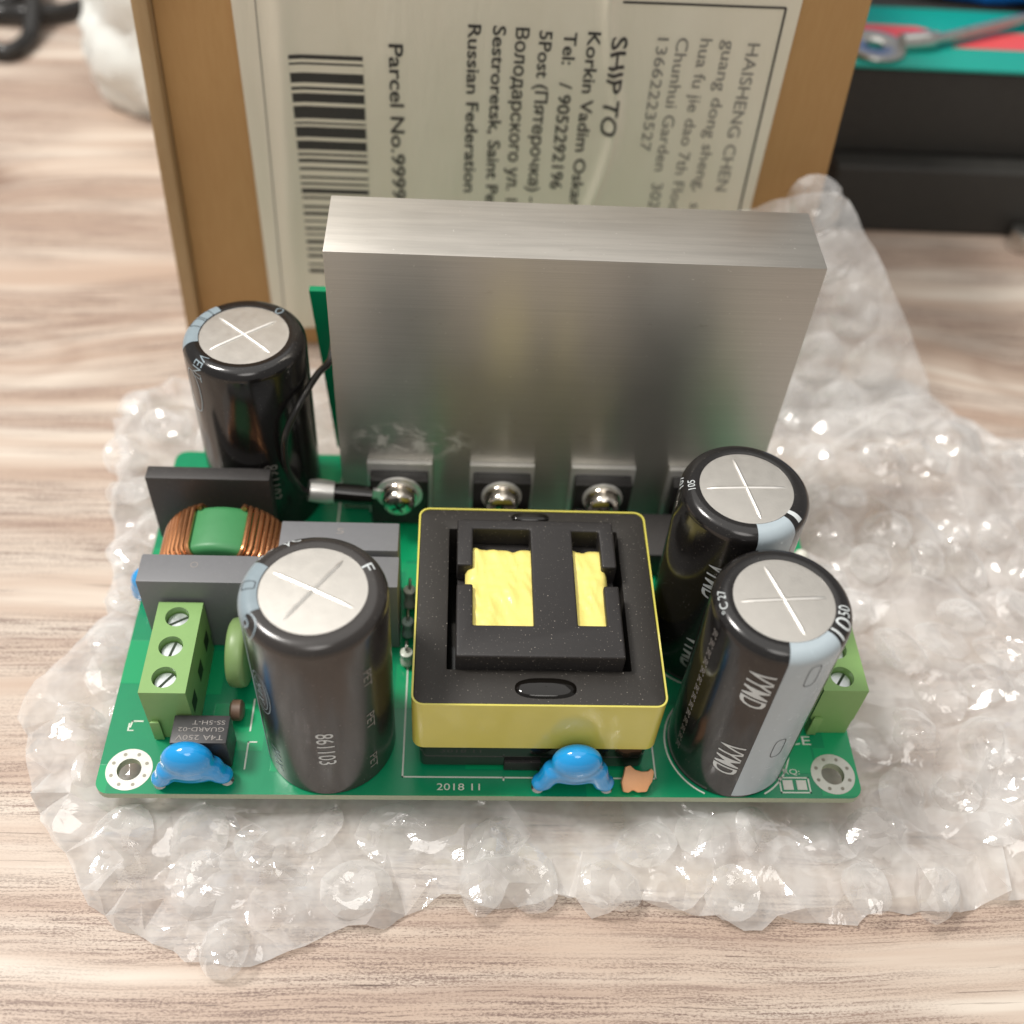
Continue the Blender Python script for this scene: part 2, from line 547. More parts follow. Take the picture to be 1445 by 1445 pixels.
def link(o, parent=None):
    COL.objects.link(o)
    if parent is not None:
        o.parent = parent
        o.matrix_parent_inverse = parent_inv(parent)
    return o


def parent_inv(p):
    # parts are meshed in scene coordinates, so undo the root's offset
    return Matrix.Translation(-p.location) if p.type == 'EMPTY' else Matrix.Identity(4)


def mesh_obj(name, mb, mats, parent=None, bevel=0.0, seg=2, angle=40, flat=False):
    me = bpy.data.meshes.new(name)
    bm = bmesh.new()
    vv = [bm.verts.new((x * S, y * S, z * S)) for x, y, z in mb.v]
    for f, mi in zip(mb.f, mb.mi):
        try:
            fc = bm.faces.new([vv[i] for i in f])
            fc.material_index = mi
        except ValueError:
            pass
    bmesh.ops.recalc_face_normals(bm, faces=bm.faces) if not flat else None
    if bevel > 0:
        es = [e for e in bm.edges if len(e.link_faces) == 2 and e.calc_face_angle(0) > rad(35)]
        bmesh.ops.bevel(bm, geom=es, offset=bevel * S, segments=seg, profile=0.6, affect='EDGES', clamp_overlap=True)
    bm.to_mesh(me)
    bm.free()
    me.shade_smooth()
    me.set_sharp_from_angle(angle=rad(angle))
    for m_ in (mats if isinstance(mats, (list, tuple)) else [mats]):
        me.materials.append(m_)
    o = bpy.data.objects.new(name, me)
    return link(o, parent)


def thing(name, label, cat, loc=(0, 0, 0), group=None):
    o = bpy.data.objects.new(name, None)
    o.empty_display_size = 0.01
    COL.objects.link(o)
    o.location = Vector(loc) * S
    tag(o, label, cat, group)
    return o


def tag(o, label, cat, group=None):
    o['label'] = label
    o['category'] = cat
    if group:
        o['group'] = group
    return o


def text_flat(body, length=None, height=None, shear=0.0, bold=0.0):
    """lettering as a flat mesh: (verts2d, faces), origin at the left end of the baseline, in mm"""
    cu = bpy.data.curves.new('t', 'FONT')
    cu.body = body
    cu.size = 1.0
    cu.resolution_u = 3
    cu.fill_mode = 'FRONT'
    cu.shear = shear
    cu.offset = bold
    ob = bpy.data.objects.new('t', cu)
    COL.objects.link(ob)
    dg = bpy.context.evaluated_depsgraph_get()
    me = bpy.data.meshes.new_from_object(ob.evaluated_get(dg))
    vs_ = [(v.co.x, v.co.y) for v in me.vertices]
    fs = [tuple(p.vertices) for p in me.polygons]
    bpy.data.objects.remove(ob)
    bpy.data.curves.remove(cu)
    bpy.data.meshes.remove(me)
    x0 = min(v[0] for v in vs_)
    x1 = max(v[0] for v in vs_)
    capital = 0.73
    sy = height / capital if height else length / (x1 - x0)
    sx = length / (x1 - x0) if length else sy
    bm = bmesh.new()
    bv = [bm.verts.new(((v[0] - x0) * sx, v[1] * sy, 0)) for v in vs_]
    for f in fs:
        try:
            bm.faces.new([bv[i] for i in f])
        except ValueError:
            pass
    bmesh.ops.triangulate(bm, faces=bm.faces)
    for _ in range(4):                       # short edges, so the print can follow a curved sleeve
        es = [e for e in bm.edges if e.calc_length() > 0.6]
        if not es:
            break
        bmesh.ops.subdivide_edges(bm, edges=es, cuts=1)
        bmesh.ops.triangulate(bm, faces=bm.faces)
    bm.verts.index_update()
    vs_ = [(v.co.x, v.co.y) for v in bm.verts]
    fs = [tuple(v.index for v in f.verts) for f in bm.faces]
    bm.free()
    return vs_, fs


def text_obj(name, body, to, mat, parent, length=None, height=None, shear=0.0, bold=0.0):
    vs_, fs = text_flat(body, length, height, shear, bold)
    mb = MB().add([to(u, v) for u, v in vs_], fs)
    return mesh_obj(name, mb, mat, parent, flat=True)


# ================================================================== setting: the table
TZ = -9.0
tb = MB().box(-900, 1000, -300, 1000, TZ - 25, TZ)
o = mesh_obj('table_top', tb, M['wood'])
o['kind'] = 'structure'

# ================================================================== the circuit board
board = thing('power_supply_board', 'green power supply circuit board with aluminium heatsink lying on bubble wrap', 'circuit board', (67.5, 41, -1.6))
BW, BD = 135.0, 82.0


def board_slab():
    me = bpy.data.meshes.new('circuit_board')
    bm = bmesh.new()
    def loop(pts):
        v = [bm.verts.new((x * S, y * S, 0)) for x, y in pts]
        return [bm.edges.new((v[i], v[(i + 1) % len(v)])) for i in range(len(v))]
    es = loop(rrect(-.3, BW, 0, BD, 2.4, 6))
    for hx, hy in ((4.9, 4.6), (130.4, 4.8)):
        es += loop([(hx + 2.1 * math.cos(2 * math.pi * k / 28), hy + 2.1 * math.sin(2 * math.pi * k / 28)) for k in range(28)])
    bmesh.ops.triangle_fill(bm, edges=es, use_beauty=True)
    top = list(bm.faces)
    for f in top:
        if f.normal.z < 0:
            f.normal_flip()
    r = bmesh.ops.extrude_face_region(bm, geom=top)
    for v in [g for g in r['geom'] if isinstance(g, bmesh.types.BMVert)]:
        v.co.z = -1.6 * S
    bmesh.ops.recalc_face_normals(bm, faces=bm.faces)
    for f in bm.faces:
        f.material_index = 0 if abs(f.normal.z) > 0.5 else 1
    bm.to_mesh(me)
    bm.free()
    me.materials.append(M['pcb'])
    me.materials.append(M['fr4'])
    return link(bpy.data.objects.new('circuit_board', me), board)


pcb = board_slab()
ZS = 0.04                                    # printing sits a hair above the mask


def ring(cx, cy, r0, r1, n=48, z=ZS):
    return MB().add([(cx + r * math.cos(2 * math.pi * k / n), cy + r * math.sin(2 * math.pi * k / n), z) for r in (r0, r1) for k in range(n)],
                    [(k, (k + 1) % n, n + (k + 1) % n, n + k) for k in range(n)])


for hx, hy in ((4.9, 4.6), (130.4, 4.8)):
    p_ = mesh_obj('mounting_pad', ring(hx, hy, 2.1, 4.0), M['pad'], pcb, flat=True)
    for k in range(8):
        a = 2 * math.pi * (k + 0.5) / 8
        mb = MB().lathe([(0.34, ZS + 0.01), (0.34, ZS + 0.03)], (hx + 3.1 * math.cos(a), hy + 3.1 * math.sin(a), 0), 10)
        mesh_obj('via', mb, M['hole'], pcb)


def silk_line(pts, w=0.28, closed=False):
    mb = MB()
    q = pts + [pts[0]] if closed else pts
    for (xa, ya), (xb, yb) in zip(q, q[1:]):
        d = Vector((xb - xa, yb - ya)).normalized()
        n = Vector((-d.y, d.x)) * w / 2
        e = d * w / 2
        mb.add([(xa - e.x + n.x, ya - e.y + n.y, ZS), (xa - e.x - n.x, ya - e.y - n.y, ZS), (xb + e.x - n.x, yb + e.y - n.y, ZS), (xb + e.x + n.x, yb + e.y + n.y, ZS)], [(0, 1, 2, 3)])
    return mesh_obj('silkscreen_line', mb, M['silk'], pcb, flat=True)


silk_line([(52.6, 30), (52.6, 3.6), (97.8, 3.6), (97.8, 30)])
silk_line([(70.5, 3.6), (70.5, 3.1)])
silk_line([(24.8, 4.9), (24.8, 10.2), (26.2, 10.2)])
silk_line([(24.8, 12.5), (24.8, 19.0)])
silk_line([(120.3, 1.1), (125.6, 1.1), (125.6, 4.0), (120.3, 4.0)], closed=True)
silk_line([(5.4, 14.2), (3.6, 14.2), (3.4, 13.0)])
silk_line([(36.5, 60), (36.5, 81.0), (60, 81.0)], 0.4)
for cx, cy, r in ((111.7, 10.9, 11.6), (109.6, 34.2, 11.6)):
    mb = ring(cx, cy, r - 0.3, r, 64)
    # keep only the part of the outline that fits on the board
    mb.f = [f for f in mb.f if all(0.2 < mb.v[i][1] < BD - .2 for i in f)]
    mb.mi = [0] * len(mb.f)
    mesh_obj('silkscreen_line', mb, M['silk'], pcb, flat=True)
flat_xy = lambda x, y: (lambda u, v: (x + u, y + v, ZS))
text_obj('printed_text', '2018 11', flat_xy(58.7, 1.1), M['silk'], pcb, 7.6, 1.35)
text_obj('printed_text', 'L', flat_xy(3.0, 12.2), M['silk'], pcb, 1.1, 1.7)
text_obj('printed_text', 'RQ:', flat_xy(121.3, 4.7), M['silk'], pcb, 3.0, 1.1)
text_obj('printed_text', 'CE', flat_xy(123.0, 10.7), M['silk'], pcb, 4.6, 1.9)
text_obj('printed_text', 'C', flat_xy(6.2, 20.8), M['silk'], pcb, 1.1, 1.4)
for x0 in (120.8, 123.3):
    mesh_obj('solder_pad', MB().box(x0, x0 + 1.8, 1.6, 3.5, ZS, ZS + 0.06), M['pad'], pcb)


# ------------------------------------------------------------------ electrolytic capacitors
class Can:
    """sleeve outline by distance along it: up the side, over the shoulder, in to the vent disc"""

    def __init__(s, cx, cy, R, H, rd, sh=2.2, z0=0.3):
        s.c, s.R, s.H, s.rd, s.sh, s.z0 = (cx, cy), R, H, rd, sh, z0
        s.side = H - sh - z0
        s.arc = sh * math.pi / 2
        s.flat = R - sh - rd

    def prof(s, v):
        if v <= s.side:
            return s.R, s.z0 + v, 1.0, 0.0
        if v <= s.side + s.arc:
            a = (v - s.side) / s.sh
            return s.R - s.sh + s.sh * math.cos(a), s.H - s.sh + s.sh * math.sin(a), math.cos(a), math.sin(a)
        t = min(v - s.side - s.arc, s.flat)
        return s.R - s.sh - t, s.H - 0.10 * t / max(s.flat, .01), 0.0, 1.0

    def at(s, theta, v, off=0.05):
        r, z, nr, nz = s.prof(v)
        r += nr * off
        z += nz * off
        return (s.c[0] + r * math.cos(theta), s.c[1] + r * math.sin(theta), z)

    def top(s):
        return s.side + s.arc + s.flat

    def vs(s):
        L = [0, 0.4] + [s.side * k / 8 for k in range(1, 9)] + [s.side + s.arc * k / 8 for k in range(1, 9)] + [s.top()]
        return L


def capacitor(cx, cy, R, H, rd, sleeve, cross, label):
    c = Can(cx, cy, R, H, rd)
    L = c.vs()
    prof = [(R - 1.2, c.z0 - 0.25), (R - 0.25, c.z0 - 0.2)] + [c.prof(v)[:2] for v in L] + [(rd - 0.05, H - 0.5)]
    body = mesh_obj('capacitor', MB().lathe(prof, (cx, cy, 0), 96), sleeve, board, angle=50)
    body['label'] = label
    dm = [(rd, H - 0.45), (rd, H - 0.22), (rd * .7, H - 0.14), (rd * .3, H - 0.08), (0.02, H - 0.06)]
    mesh_obj('vent_disc', MB().lathe(dm, (cx, cy, 0), 72), M['alu_disc'], body, angle=60)
    for k, a in enumerate(cross):
        d = Vector((math.cos(rad(a)), math.sin(rad(a)), 0))
        w = 0.44
        pts = [Vector((cx, cy, H - 0.26 - 0.12 * (t / 6) ** 2)) + d * (rd * 0.86 * t / 6) for t in range(-6, 7)]
        mesh_obj('vent_score', MB().tube(pts, [w * (0.5 if abs(t) == 6 else 1) for t in range(-6, 7)], 8), M['alu_score'], body)
    return c, body


def can_patch(c, body, name, th0, th1, v0, v1, mat, off=0.04):
    vsl = sorted({v0, v1} | {v for v in c.vs() if v0 < v < v1})
    n = 16
    vs_ = [c.at(rad(th0 + (th1 - th0) * i / n), v, off) for v in vsl for i in range(n + 1)]
    fs = [(j * (n + 1) + i, j * (n + 1) + i + 1, (j + 1) * (n + 1) + i + 1, (j + 1) * (n + 1) + i) for j in range(len(vsl) - 1) for i in range(n)]
    return mesh_obj(name, MB().add(vs_, fs), mat, body, angle=80)


def can_text(c, body, txt, th, v, mat, length, height, down=True, shear=0.0, off=0.05, bold=0.0):
    """down: reads from the rim to the base; otherwise reads round the can, tops towards the rim"""
    vs_, fs = text_flat(txt, length, height, shear, bold)
    if down is True:
        q = [c.at(rad(th) + vv / c.R, v - uu, off) for uu, vv in vs_]
    elif down == 'flip':                      # reads round the can with tops towards the base
        q = [c.at(rad(th) - uu / c.R, v - vv, off) for uu, vv in vs_]
    else:
        q = [c.at(rad(th) + uu / c.R, v + vv, off) for uu, vv in vs_]
    return mesh_obj('printed_text', MB().add(q, fs), mat, body, flat=True)


def can_outline(c, body, th, v, wd, ln, mat, w=0.16, name='printed_mark', n=40, power=4.0):
    """a thin closed oval or pill outline printed on the sleeve"""
    inner, outer = [], []
    for k in range(n):
        a = 2 * math.pi * k / n
        ca, sa = math.cos(a), math.sin(a)
        f = (abs(ca) ** power + abs(sa) ** power) ** (-1 / power)
        for lst, d in ((inner, 0), (outer, w)):
            lst.append(c.at(rad(th) + (wd / 2 + d) * ca * f / c.R, v + (ln / 2 + d) * sa * f, 0.07))
    return mesh_obj(name, MB().add(inner + outer, [(k, (k + 1) % n, n + (k + 1) % n, n + k) for k in range(n)]), mat, body, flat=True)


# front left
cA, bA = capacitor(39.6, 11.5, 11.4, 44.1, 8.25, M['sleeve_grey'], (-27, 55), 'charcoal capacitor by the green terminal block, tall number printed on its front')
can_patch(cA, bA, 'polarity_stripe', 150, 206, 0.6, cA.top() - .1, M['print_blue'])
can_text(cA, bA, '861103', -92, 20.5, M['print'], 10.0, 3.0)
for v in (34.0, 21.5, 8.0):
    can_text(cA, bA, 'PET', -48, v, M['print_dim'], 4.6, 1.7)
can_outline(cA, bA, 219, 26.0, 4.2, 11.0, M['print_blue'], 0.2, power=2.2)
can_outline(cA, bA, 219, 26.0, 3.0, 9.0, M['print_blue'], 0.14, power=2.2)
can_text(cA, bA, 'MAX', 213, 29.3, M['print_blue'], 6.6, 1.9, shear=0.3)
can_text(cA, bA, 'MAX', 219, 10.0, M['print_blue'], 7.2, 2.3, shear=0.3)
can_outline(cA, bA, 213, 42.8, 4.0, 3.2, M['print_blue'], 0.24, power=2.2)
can_text(cA, bA, 'R', 206.5, 41.3, M['print_blue'], 2.4, 2.4, down=False)
can_outline(cA, bA, 176, 44.4, 1.6, 2.0, M['print_dark'], 0.16, power=6)
can_text(cA, bA, '50', 147, 43.6, M['print'], 3.6, 2.3, down='flip')
can_text(cA, bA, 'V', 123, 44.9, M['print'], 1.8, 2.2, down='flip')
can_text(cA, bA, 'C', 114, 44.4, M['print'], 1.6, 1.8, down='flip')
can_text(cA, bA, 'F', 33, 46.0, M['print'], 1.7, 1.9, down='flip')

# back left
cB, bB = capacitor(21.3, 70.0, 11.3, 44.1, 8.2, M['sleeve'], (-42, 38), 'black capacitor at the back corner beside the heatsink')
can_patch(cB, bB, 'polarity_stripe', 128, 196, 0.6, cB.top() - .1, M['print_blue'])
can_text(cB, bB, 'VENT', 222, 45.5, M['print_blue'], 5.8, 2.4)
can_text(cB, bB, '861103', -78, 20.0, M['print_dim'], 10.0, 2.8)
can_outline(cB, bB, 218, 36.0, 3.6, 10.0, M['print_blue'], 0.24, power=2.2)
can_outline(cB, bB, 162, 44.8, 2.4, 2.4, M['print_dark'], 0.2, power=6)
can_outline(cB, bB, 146, 44.8, 2.4, 2.2, M['print_dark'], 0.2, power=6)
can_text(cB, bB, 'O', 56, 46.0, M['print_blue'], 1.9, 1.9, down='flip')

# right pair
cC, bC = capacitor(109.6, 34.2, 11.0, 44.4, 7.95, M['sleeve'], (-79, 2), 'black capacitor with pale stripe near the heatsink, rear of the right pair')
can_patch(cC, bC, 'polarity_stripe', -88, -50, 0.6, cC.top() - .1, M['stripe'])
for v in (35.0, 13.5):
    can_text(cC, bC, 'VYMD', -122, v, M['print'], 9.0, 4.2, shear=0.35, bold=.012)
can_text(cC, bC, '105', 184, 45.4, M['print'], 2.4, 1.3, down='flip')
can_text(cC, bC, '107', 176, 43.4, M['print'], 2.6, 1.2, down='flip')
can_text(cC, bC, '1', -43, 43.6, M['print'], 1.1, 3.0, down=False)
can_outline(cC, bC, -66, 20.0, 1.9, 5.2, M['print_dark'])

cD, bD = capacitor(111.7, 11.0, 11.0, 44.4, 7.95, M['sleeve'], (-73, 4), 'black capacitor with pale stripe at the front edge, nearest of the right pair')
can_patch(cD, bD, 'polarity_stripe', -95, -46, 0.6, cD.top() - .1, M['stripe'])
for v in (38.6, 17.0):
    can_text(cD, bD, 'VYMD', -121, v, M['print'], 9.2, 4.4, shear=0.35, bold=.012)
can_outline(cD, bD, -70, 38.6, 1.9, 5.4, M['print_dark'])
can_outline(cD, bD, -70, 16.5, 1.9, 5.4, M['print_dark'])
can_text(cD, bD, '27', 181, 45.0, M['print'], 1.9, 1.3, down='flip')
can_text(cD, bD, '°C', 196, 45.0, M['print'], 2.2, 1.3, down='flip')
can_text(cD, bD, '10', -42, 43.2, M['print'], 4.0, 3.0, down=False)
can_text(cD, bD, '50', -19, 44.0, M['print'], 2.4, 2.0, down=False)
for k in range(14):
    can_text(cD, bD, 'SRC', 196, 40.5 - 2.6 * k, M['print_dim'], 1.9, 1.2)

# ------------------------------------------------------------------ transformer
X1, X2, Y1, Y2, ZB, ZT = 54.3, 96.6, 4.5, 47.0, 9.0, 22.8
po, pi_ = rrect(X1 + .36, X2 - .36, Y1 + .36, Y2 - .36, 1.7, 6), rrect(60.0, 91.0, 11.5, 42.0, .2, 6)
n = len(po)
cm = MB().add([(x, y, z) for lp, z in ((po, ZB + .4), (po, ZT), (pi_, ZT), (pi_, ZB + .4)) for x, y in lp],
              [(a_ * n + i, a_ * n + (i + 1) % n, ((a_ + 1) % 4) * n + (i + 1) % n, ((a_ + 1) % 4) * n + i) for a_ in range(4) for i in range(n)])
core = mesh_obj('transformer', cm, M['ferrite'], board, 0.3)
core['label'] = 'square transformer with black ferrite top and yellow tape band'
tape = MB()
po, pi_ = rrect(X1, X2, Y1, Y2, 2.0, 6), rrect(X1 + .32, X2 - .32, Y1 + .32, Y2 - .32, 1.7, 6)
n = len(po)
tape.add([(x, y, ZB) for x, y in po] + [(x, y, ZT + .04) for x, y in po] + [(x, y, ZT + .04) for x, y in pi_] + [(x, y, ZB) for x, y in pi_],
         [(a * n + i, a * n + (i + 1) % n, ((a + 1) % 4) * n + (i + 1) % n, ((a + 1) % 4) * n + i) for a in range(4) for i in range(n)])
mesh_obj('tape_band', tape, M['tape'], core, angle=30)
mesh_obj('core_base', MB().prism(rrect(X1 + 1.2, X2 - 1.2, Y1 + 1.0, Y2 - 1.0, 1.2), 0.9, ZB + .3), M['gloss_base'], core, 0.2)
mesh_obj('pin_block', MB().box(70.5, 77.0, 4.9, 6.0, 0.2, 3.0), M['bobbin'], core, 0.2)
bob = [(61.4, 11.4), (89.6, 11.4), (89.6, 26.3), (86.9, 26.3), (86.9, 17.9), (82.0, 17.9), (82.0, 38.6), (86.9, 38.6), (86.9, 30.4), (89.6, 30.4),
       (89.6, 41.0), (61.4, 41.0), (61.4, 30.4), (64.2, 30.4), (64.2, 38.8), (74.5, 38.8), (74.5, 17.7), (64.2, 17.7), (64.2, 26.3), (61.4, 26.3)]
mesh_obj('bobbin_foot', MB().box(61.6, 89.4, 11.6, 40.8, 9.6, ZT - .6), M['bobbin'], core)
mesh_obj('bobbin', MB().prism(bob, ZT - .5, 26.9), M['bobbin'], core, 0.45, 3)
# the wound coil under the bobbin frame, creased tape
nx, ny = 60, 50
vs_, fs = [], []
for j in range(ny + 1):
    for i in range(nx + 1):
        x = 62.9 + (88.0 - 62.9) * i / nx
        y = 14.5 + (36.0 - 14.5) * j / ny
        z = 25.55 + 0.55 * noise.noise((x * .35, y * .10, 3)) + 0.55 * abs(noise.noise((x * .7 + y * .2, y * .22, 9))) + .25 * abs(noise.noise((x * .3, y * 1.1, 4)))
        ed = min(y - 14.5, (36.0 - y) * 1.0, 2.2) / 2.2
        edx = min(x - 62.9, 88.0 - x, 1.6) / 1.6
        z -= 2.6 * (1 - math.sqrt(max(0, 1 - (1 - ed) ** 2))) + 1.5 * (1 - math.sqrt(max(0, 1 - (1 - edx) ** 2)))
        y += (0.9 * noise.noise((x * .4, 1, 2))) * (j / ny)
        vs_.append((x, y, min(z, 26.35)))
for j in range(ny):
    for i in range(nx):
        a = j * (nx + 1) + i
        fs.append((a, a + 1, a + nx + 2, a + nx + 1))
mesh_obj('coil', MB().add(vs_, fs), M['tape_in'], core, angle=60)
for gx, gy, rx, ry in ((76.4, 7.9, 5.2, 2.0), (75.0, 45.0, 3.6, 1.2)):
    vsg = [(r * rx * math.copysign(abs(math.cos(a)) ** .7, math.cos(a)) + gx, r * ry * math.copysign(abs(math.sin(a)) ** .8, math.sin(a)) + gy, ZT + 0.75 * math.sqrt(max(0, 1 - r ** 3)) - .05)
           for r in (1, .93, .8, .6, .35, .02) for a in [2 * math.pi * k / 40 for k in range(40)]]
    fsg = [(j * 40 + i, j * 40 + (i + 1) % 40, (j + 1) * 40 + (i + 1) % 40, (j + 1) * 40 + i) for j in range(5) for i in range(40)]
    mesh_obj('glue_blob', MB().add(vsg, fsg), M['glue'], core, angle=80)

# ------------------------------------------------------------------ heatsink with the transistors clamped to it
HX0, HX1, HY0, HY1, HZ0, HZ1 = 37.6, 124.2, 66.0, 82.7, 0.4, 66.0
hs = mesh_obj('heatsink', MB().box(HX0, HX1, HY0, HY1, HZ0, HZ1), M['heatsink'], board, 0.22, 2)
hs['label'] = 'thick brushed aluminium heatsink plate standing along the back edge'
pl = [(34.7, 1.2), (118, 3), (115.5, 44.2), (31.9, 44.2)]
mb = MB().prism(pl, 83.2, 84.8, to=lambda x, z, y: (x, y, z))
mesh_obj('daughter_board', mb, M['pcb'], board)['label'] = 'upright green board tucked behind the heatsink'
SCX = (49.6, 70.5, 91.3, 111.5)
for k, sx in enumerate(SCX):
    tb_ = mesh_obj('transistor', MB().box(sx - 5.9, sx + 5.9, 61.7, 64.75, 0.9, 14.0), M['mosfet'], board, 0.35)
    mesh_obj('metal_tab', MB().box(sx - 6.6, sx + 6.6, 64.75, 65.98, 0.7, 15.8), M['tab'], tb_, 0.15)
    for lx in (-3.6, 0, 3.6):
        mesh_obj('lead', MB().tube([(sx + lx, 63.3, 1.2), (sx + lx, 63.3, -.6)], 0.5, 8), M['lead'], tb_)
    # screw with washers, axis along -y
    cz = 10.4
    sc = mesh_obj('screw', MB().lathe([(3.3, 60.5), (3.3, 59.5), (3.1, 58.4), (2.5, 57.8), (1.4, 57.6), (0.3, 57.58)], (sx, 0, cz), 36, axis='y'), M['steel'], board, angle=35)
    mesh_obj('washer', MB().lathe([(4.1, 61.7), (4.1, 61.1), (3.9, 61.0), (1.6, 61.0)], (sx, 0, cz), 40, axis='y'), M['tab'], sc, angle=30)
    mesh_obj('spring_washer', MB().lathe([(3.6, 61.0), (3.7, 60.8), (3.6, 60.5), (1.6, 60.5)], (sx, 0, cz), 36, axis='y'), M['steel'], sc, angle=30)
    a = 0.5 + k
    for t in (a, a + math.pi / 2):
        d = Vector((math.cos(t), 0, math.sin(t))) * 1.5
        e = Vector((-math.sin(t), 0, math.cos(t))) * 0.28
        c0 = Vector((sx, 57.55, cz))
        mbx = MB().add([c0 - d - e, c0 + d - e, c0 + d + e, c0 - d + e], [(0, 1, 2, 3)])
        mesh_obj('drive_slot', mbx, M['wire'], sc, flat=True)

# earth wire: ring tongue, crimp, shrink tube, wire up and over behind the heatsink
wr = mesh_obj('earth_wire', MB().tube(smooth_path([(38.5, 60.8, 11.2), (34.5, 60.6, 11.6), (31.0, 60.0, 12.3), (29.3, 59.4, 15.5), (28.2, 58.9, 20), (28.1, 58.8, 25), (29.0, 59.2, 30),
                                                   (31.6, 62.5, 34.5), (34.2, 69.5, 35.2), (36.2, 74, 35.0), (37.0, 80, 37), (40, 84.9, 40)], 8), 0.68, 10), M['wire'], board)
wr['label'] = 'thin black wire crimped to a ring tongue under the first screw'
mesh_obj('shrink_tube', MB().tube([(44.3, 60.5, 10.7), (41.0, 60.6, 10.9), (36.6, 60.6, 11.4)], [1.9, 2.1, 2.0], 14), M['glue'], wr)
mesh_obj('crimp', MB().tube([(36.6, 60.6, 11.4), (35.0, 60.6, 11.5), (33.0, 60.5, 11.9), (31.6, 60.3, 12.2)], [2.2, 2.4, 2.4, 2.2], 14), M['tab'], wr, angle=30)
mesh_obj('ring_tongue', MB().lathe([(4.7, 61.72), (4.7, 61.2), (4.12, 61.15), (4.12, 61.7)], (49.6, 0, 10.4), 40, axis='y').box(43.8, 46.6, 60.9, 61.6, 9.5, 11.8), M['tab'], wr)


# ------------------------------------------------------------------ screw terminal blocks
def terminal(x0, x1, y0, y1, h, poles, label, holes_px, notch_side):
    pitch = (y1 - y0) / poles
    body = mesh_obj('terminal_block', MB().prism([(x0 + .5, .1), (x1 - .2, .1), (x1 - .2, h * .3), (x1, h * .35), (x1, h - .05), (x0, h), (x0, h * .36), (x0 + .5, h * .3)], y0, y1,
                                                 to=lambda x, z, y: (x, y, z)), M['term'], board, 0.2)
    body['label'] = label
    # dovetail rib on the front end
    mesh_obj('dovetail_rib', MB().prism([(x0 + .3, y0 - .55), (x0 + 1.9, y0 - .55), (x0 + 1.5, y0 + .1), (x0 + .7, y0 + .1)], .2, h * .42), M['term'], body, 0.1)
    for k in range(poles):
        cy = y0 + pitch * (k + .5)
        cx = (x0 + x1) / 2 - .1
        # recessed funnel, drawn as a real ring wall with the screw down inside
        rr = 2.05
        mesh_obj('screw_well', MB().lathe([(rr + .02, h + .02), (rr - .12, h + .02), (rr - .15, h - .02), (rr - .15, h + .012)], (cx, cy, 0), 36, caps=False), M['term'], body)
        mesh_obj('well_floor', MB().lathe([(rr - .1, h + .015), (.02, h + .015)], (cx, cy, 0), 36, caps=False), M['term_dark'], body)
        s_ = mesh_obj('clamp_screw', MB().lathe([(1.55, h + .03), (1.5, h + .10), (1.2, h + .16), (.02, h + .18)], (cx + .12, cy - .2, 0), 30, caps=False), M['screw_zinc'], body, angle=50)
        a = (0.35, 1.1, 0.75)[k % 3]
        d = Vector((math.cos(a), math.sin(a), 0)) * 1.5
        e = Vector((-math.sin(a), math.cos(a), 0)) * .22
        c0 = Vector((cx + .12, cy - .2, h + .19))
        mesh_obj('drive_slot', MB().add([c0 - d - e, c0 + d - e, c0 + d + e, c0 - d + e], [(0, 1, 2, 3)]), M['term_dark'], body, flat=True)
        wy0, wy1 = cy - 1.5, cy + 1.2
        mesh_obj('wire_opening', MB().add([(x1 + .03, wy0, h * .42), (x1 + .03, wy1, h * .42), (x1 + .03, wy1, h * .66), (x1 + .03, wy0, h * .66)], [(0, 1, 2, 3)]), M['term_dark'], body, flat=True)
    return body


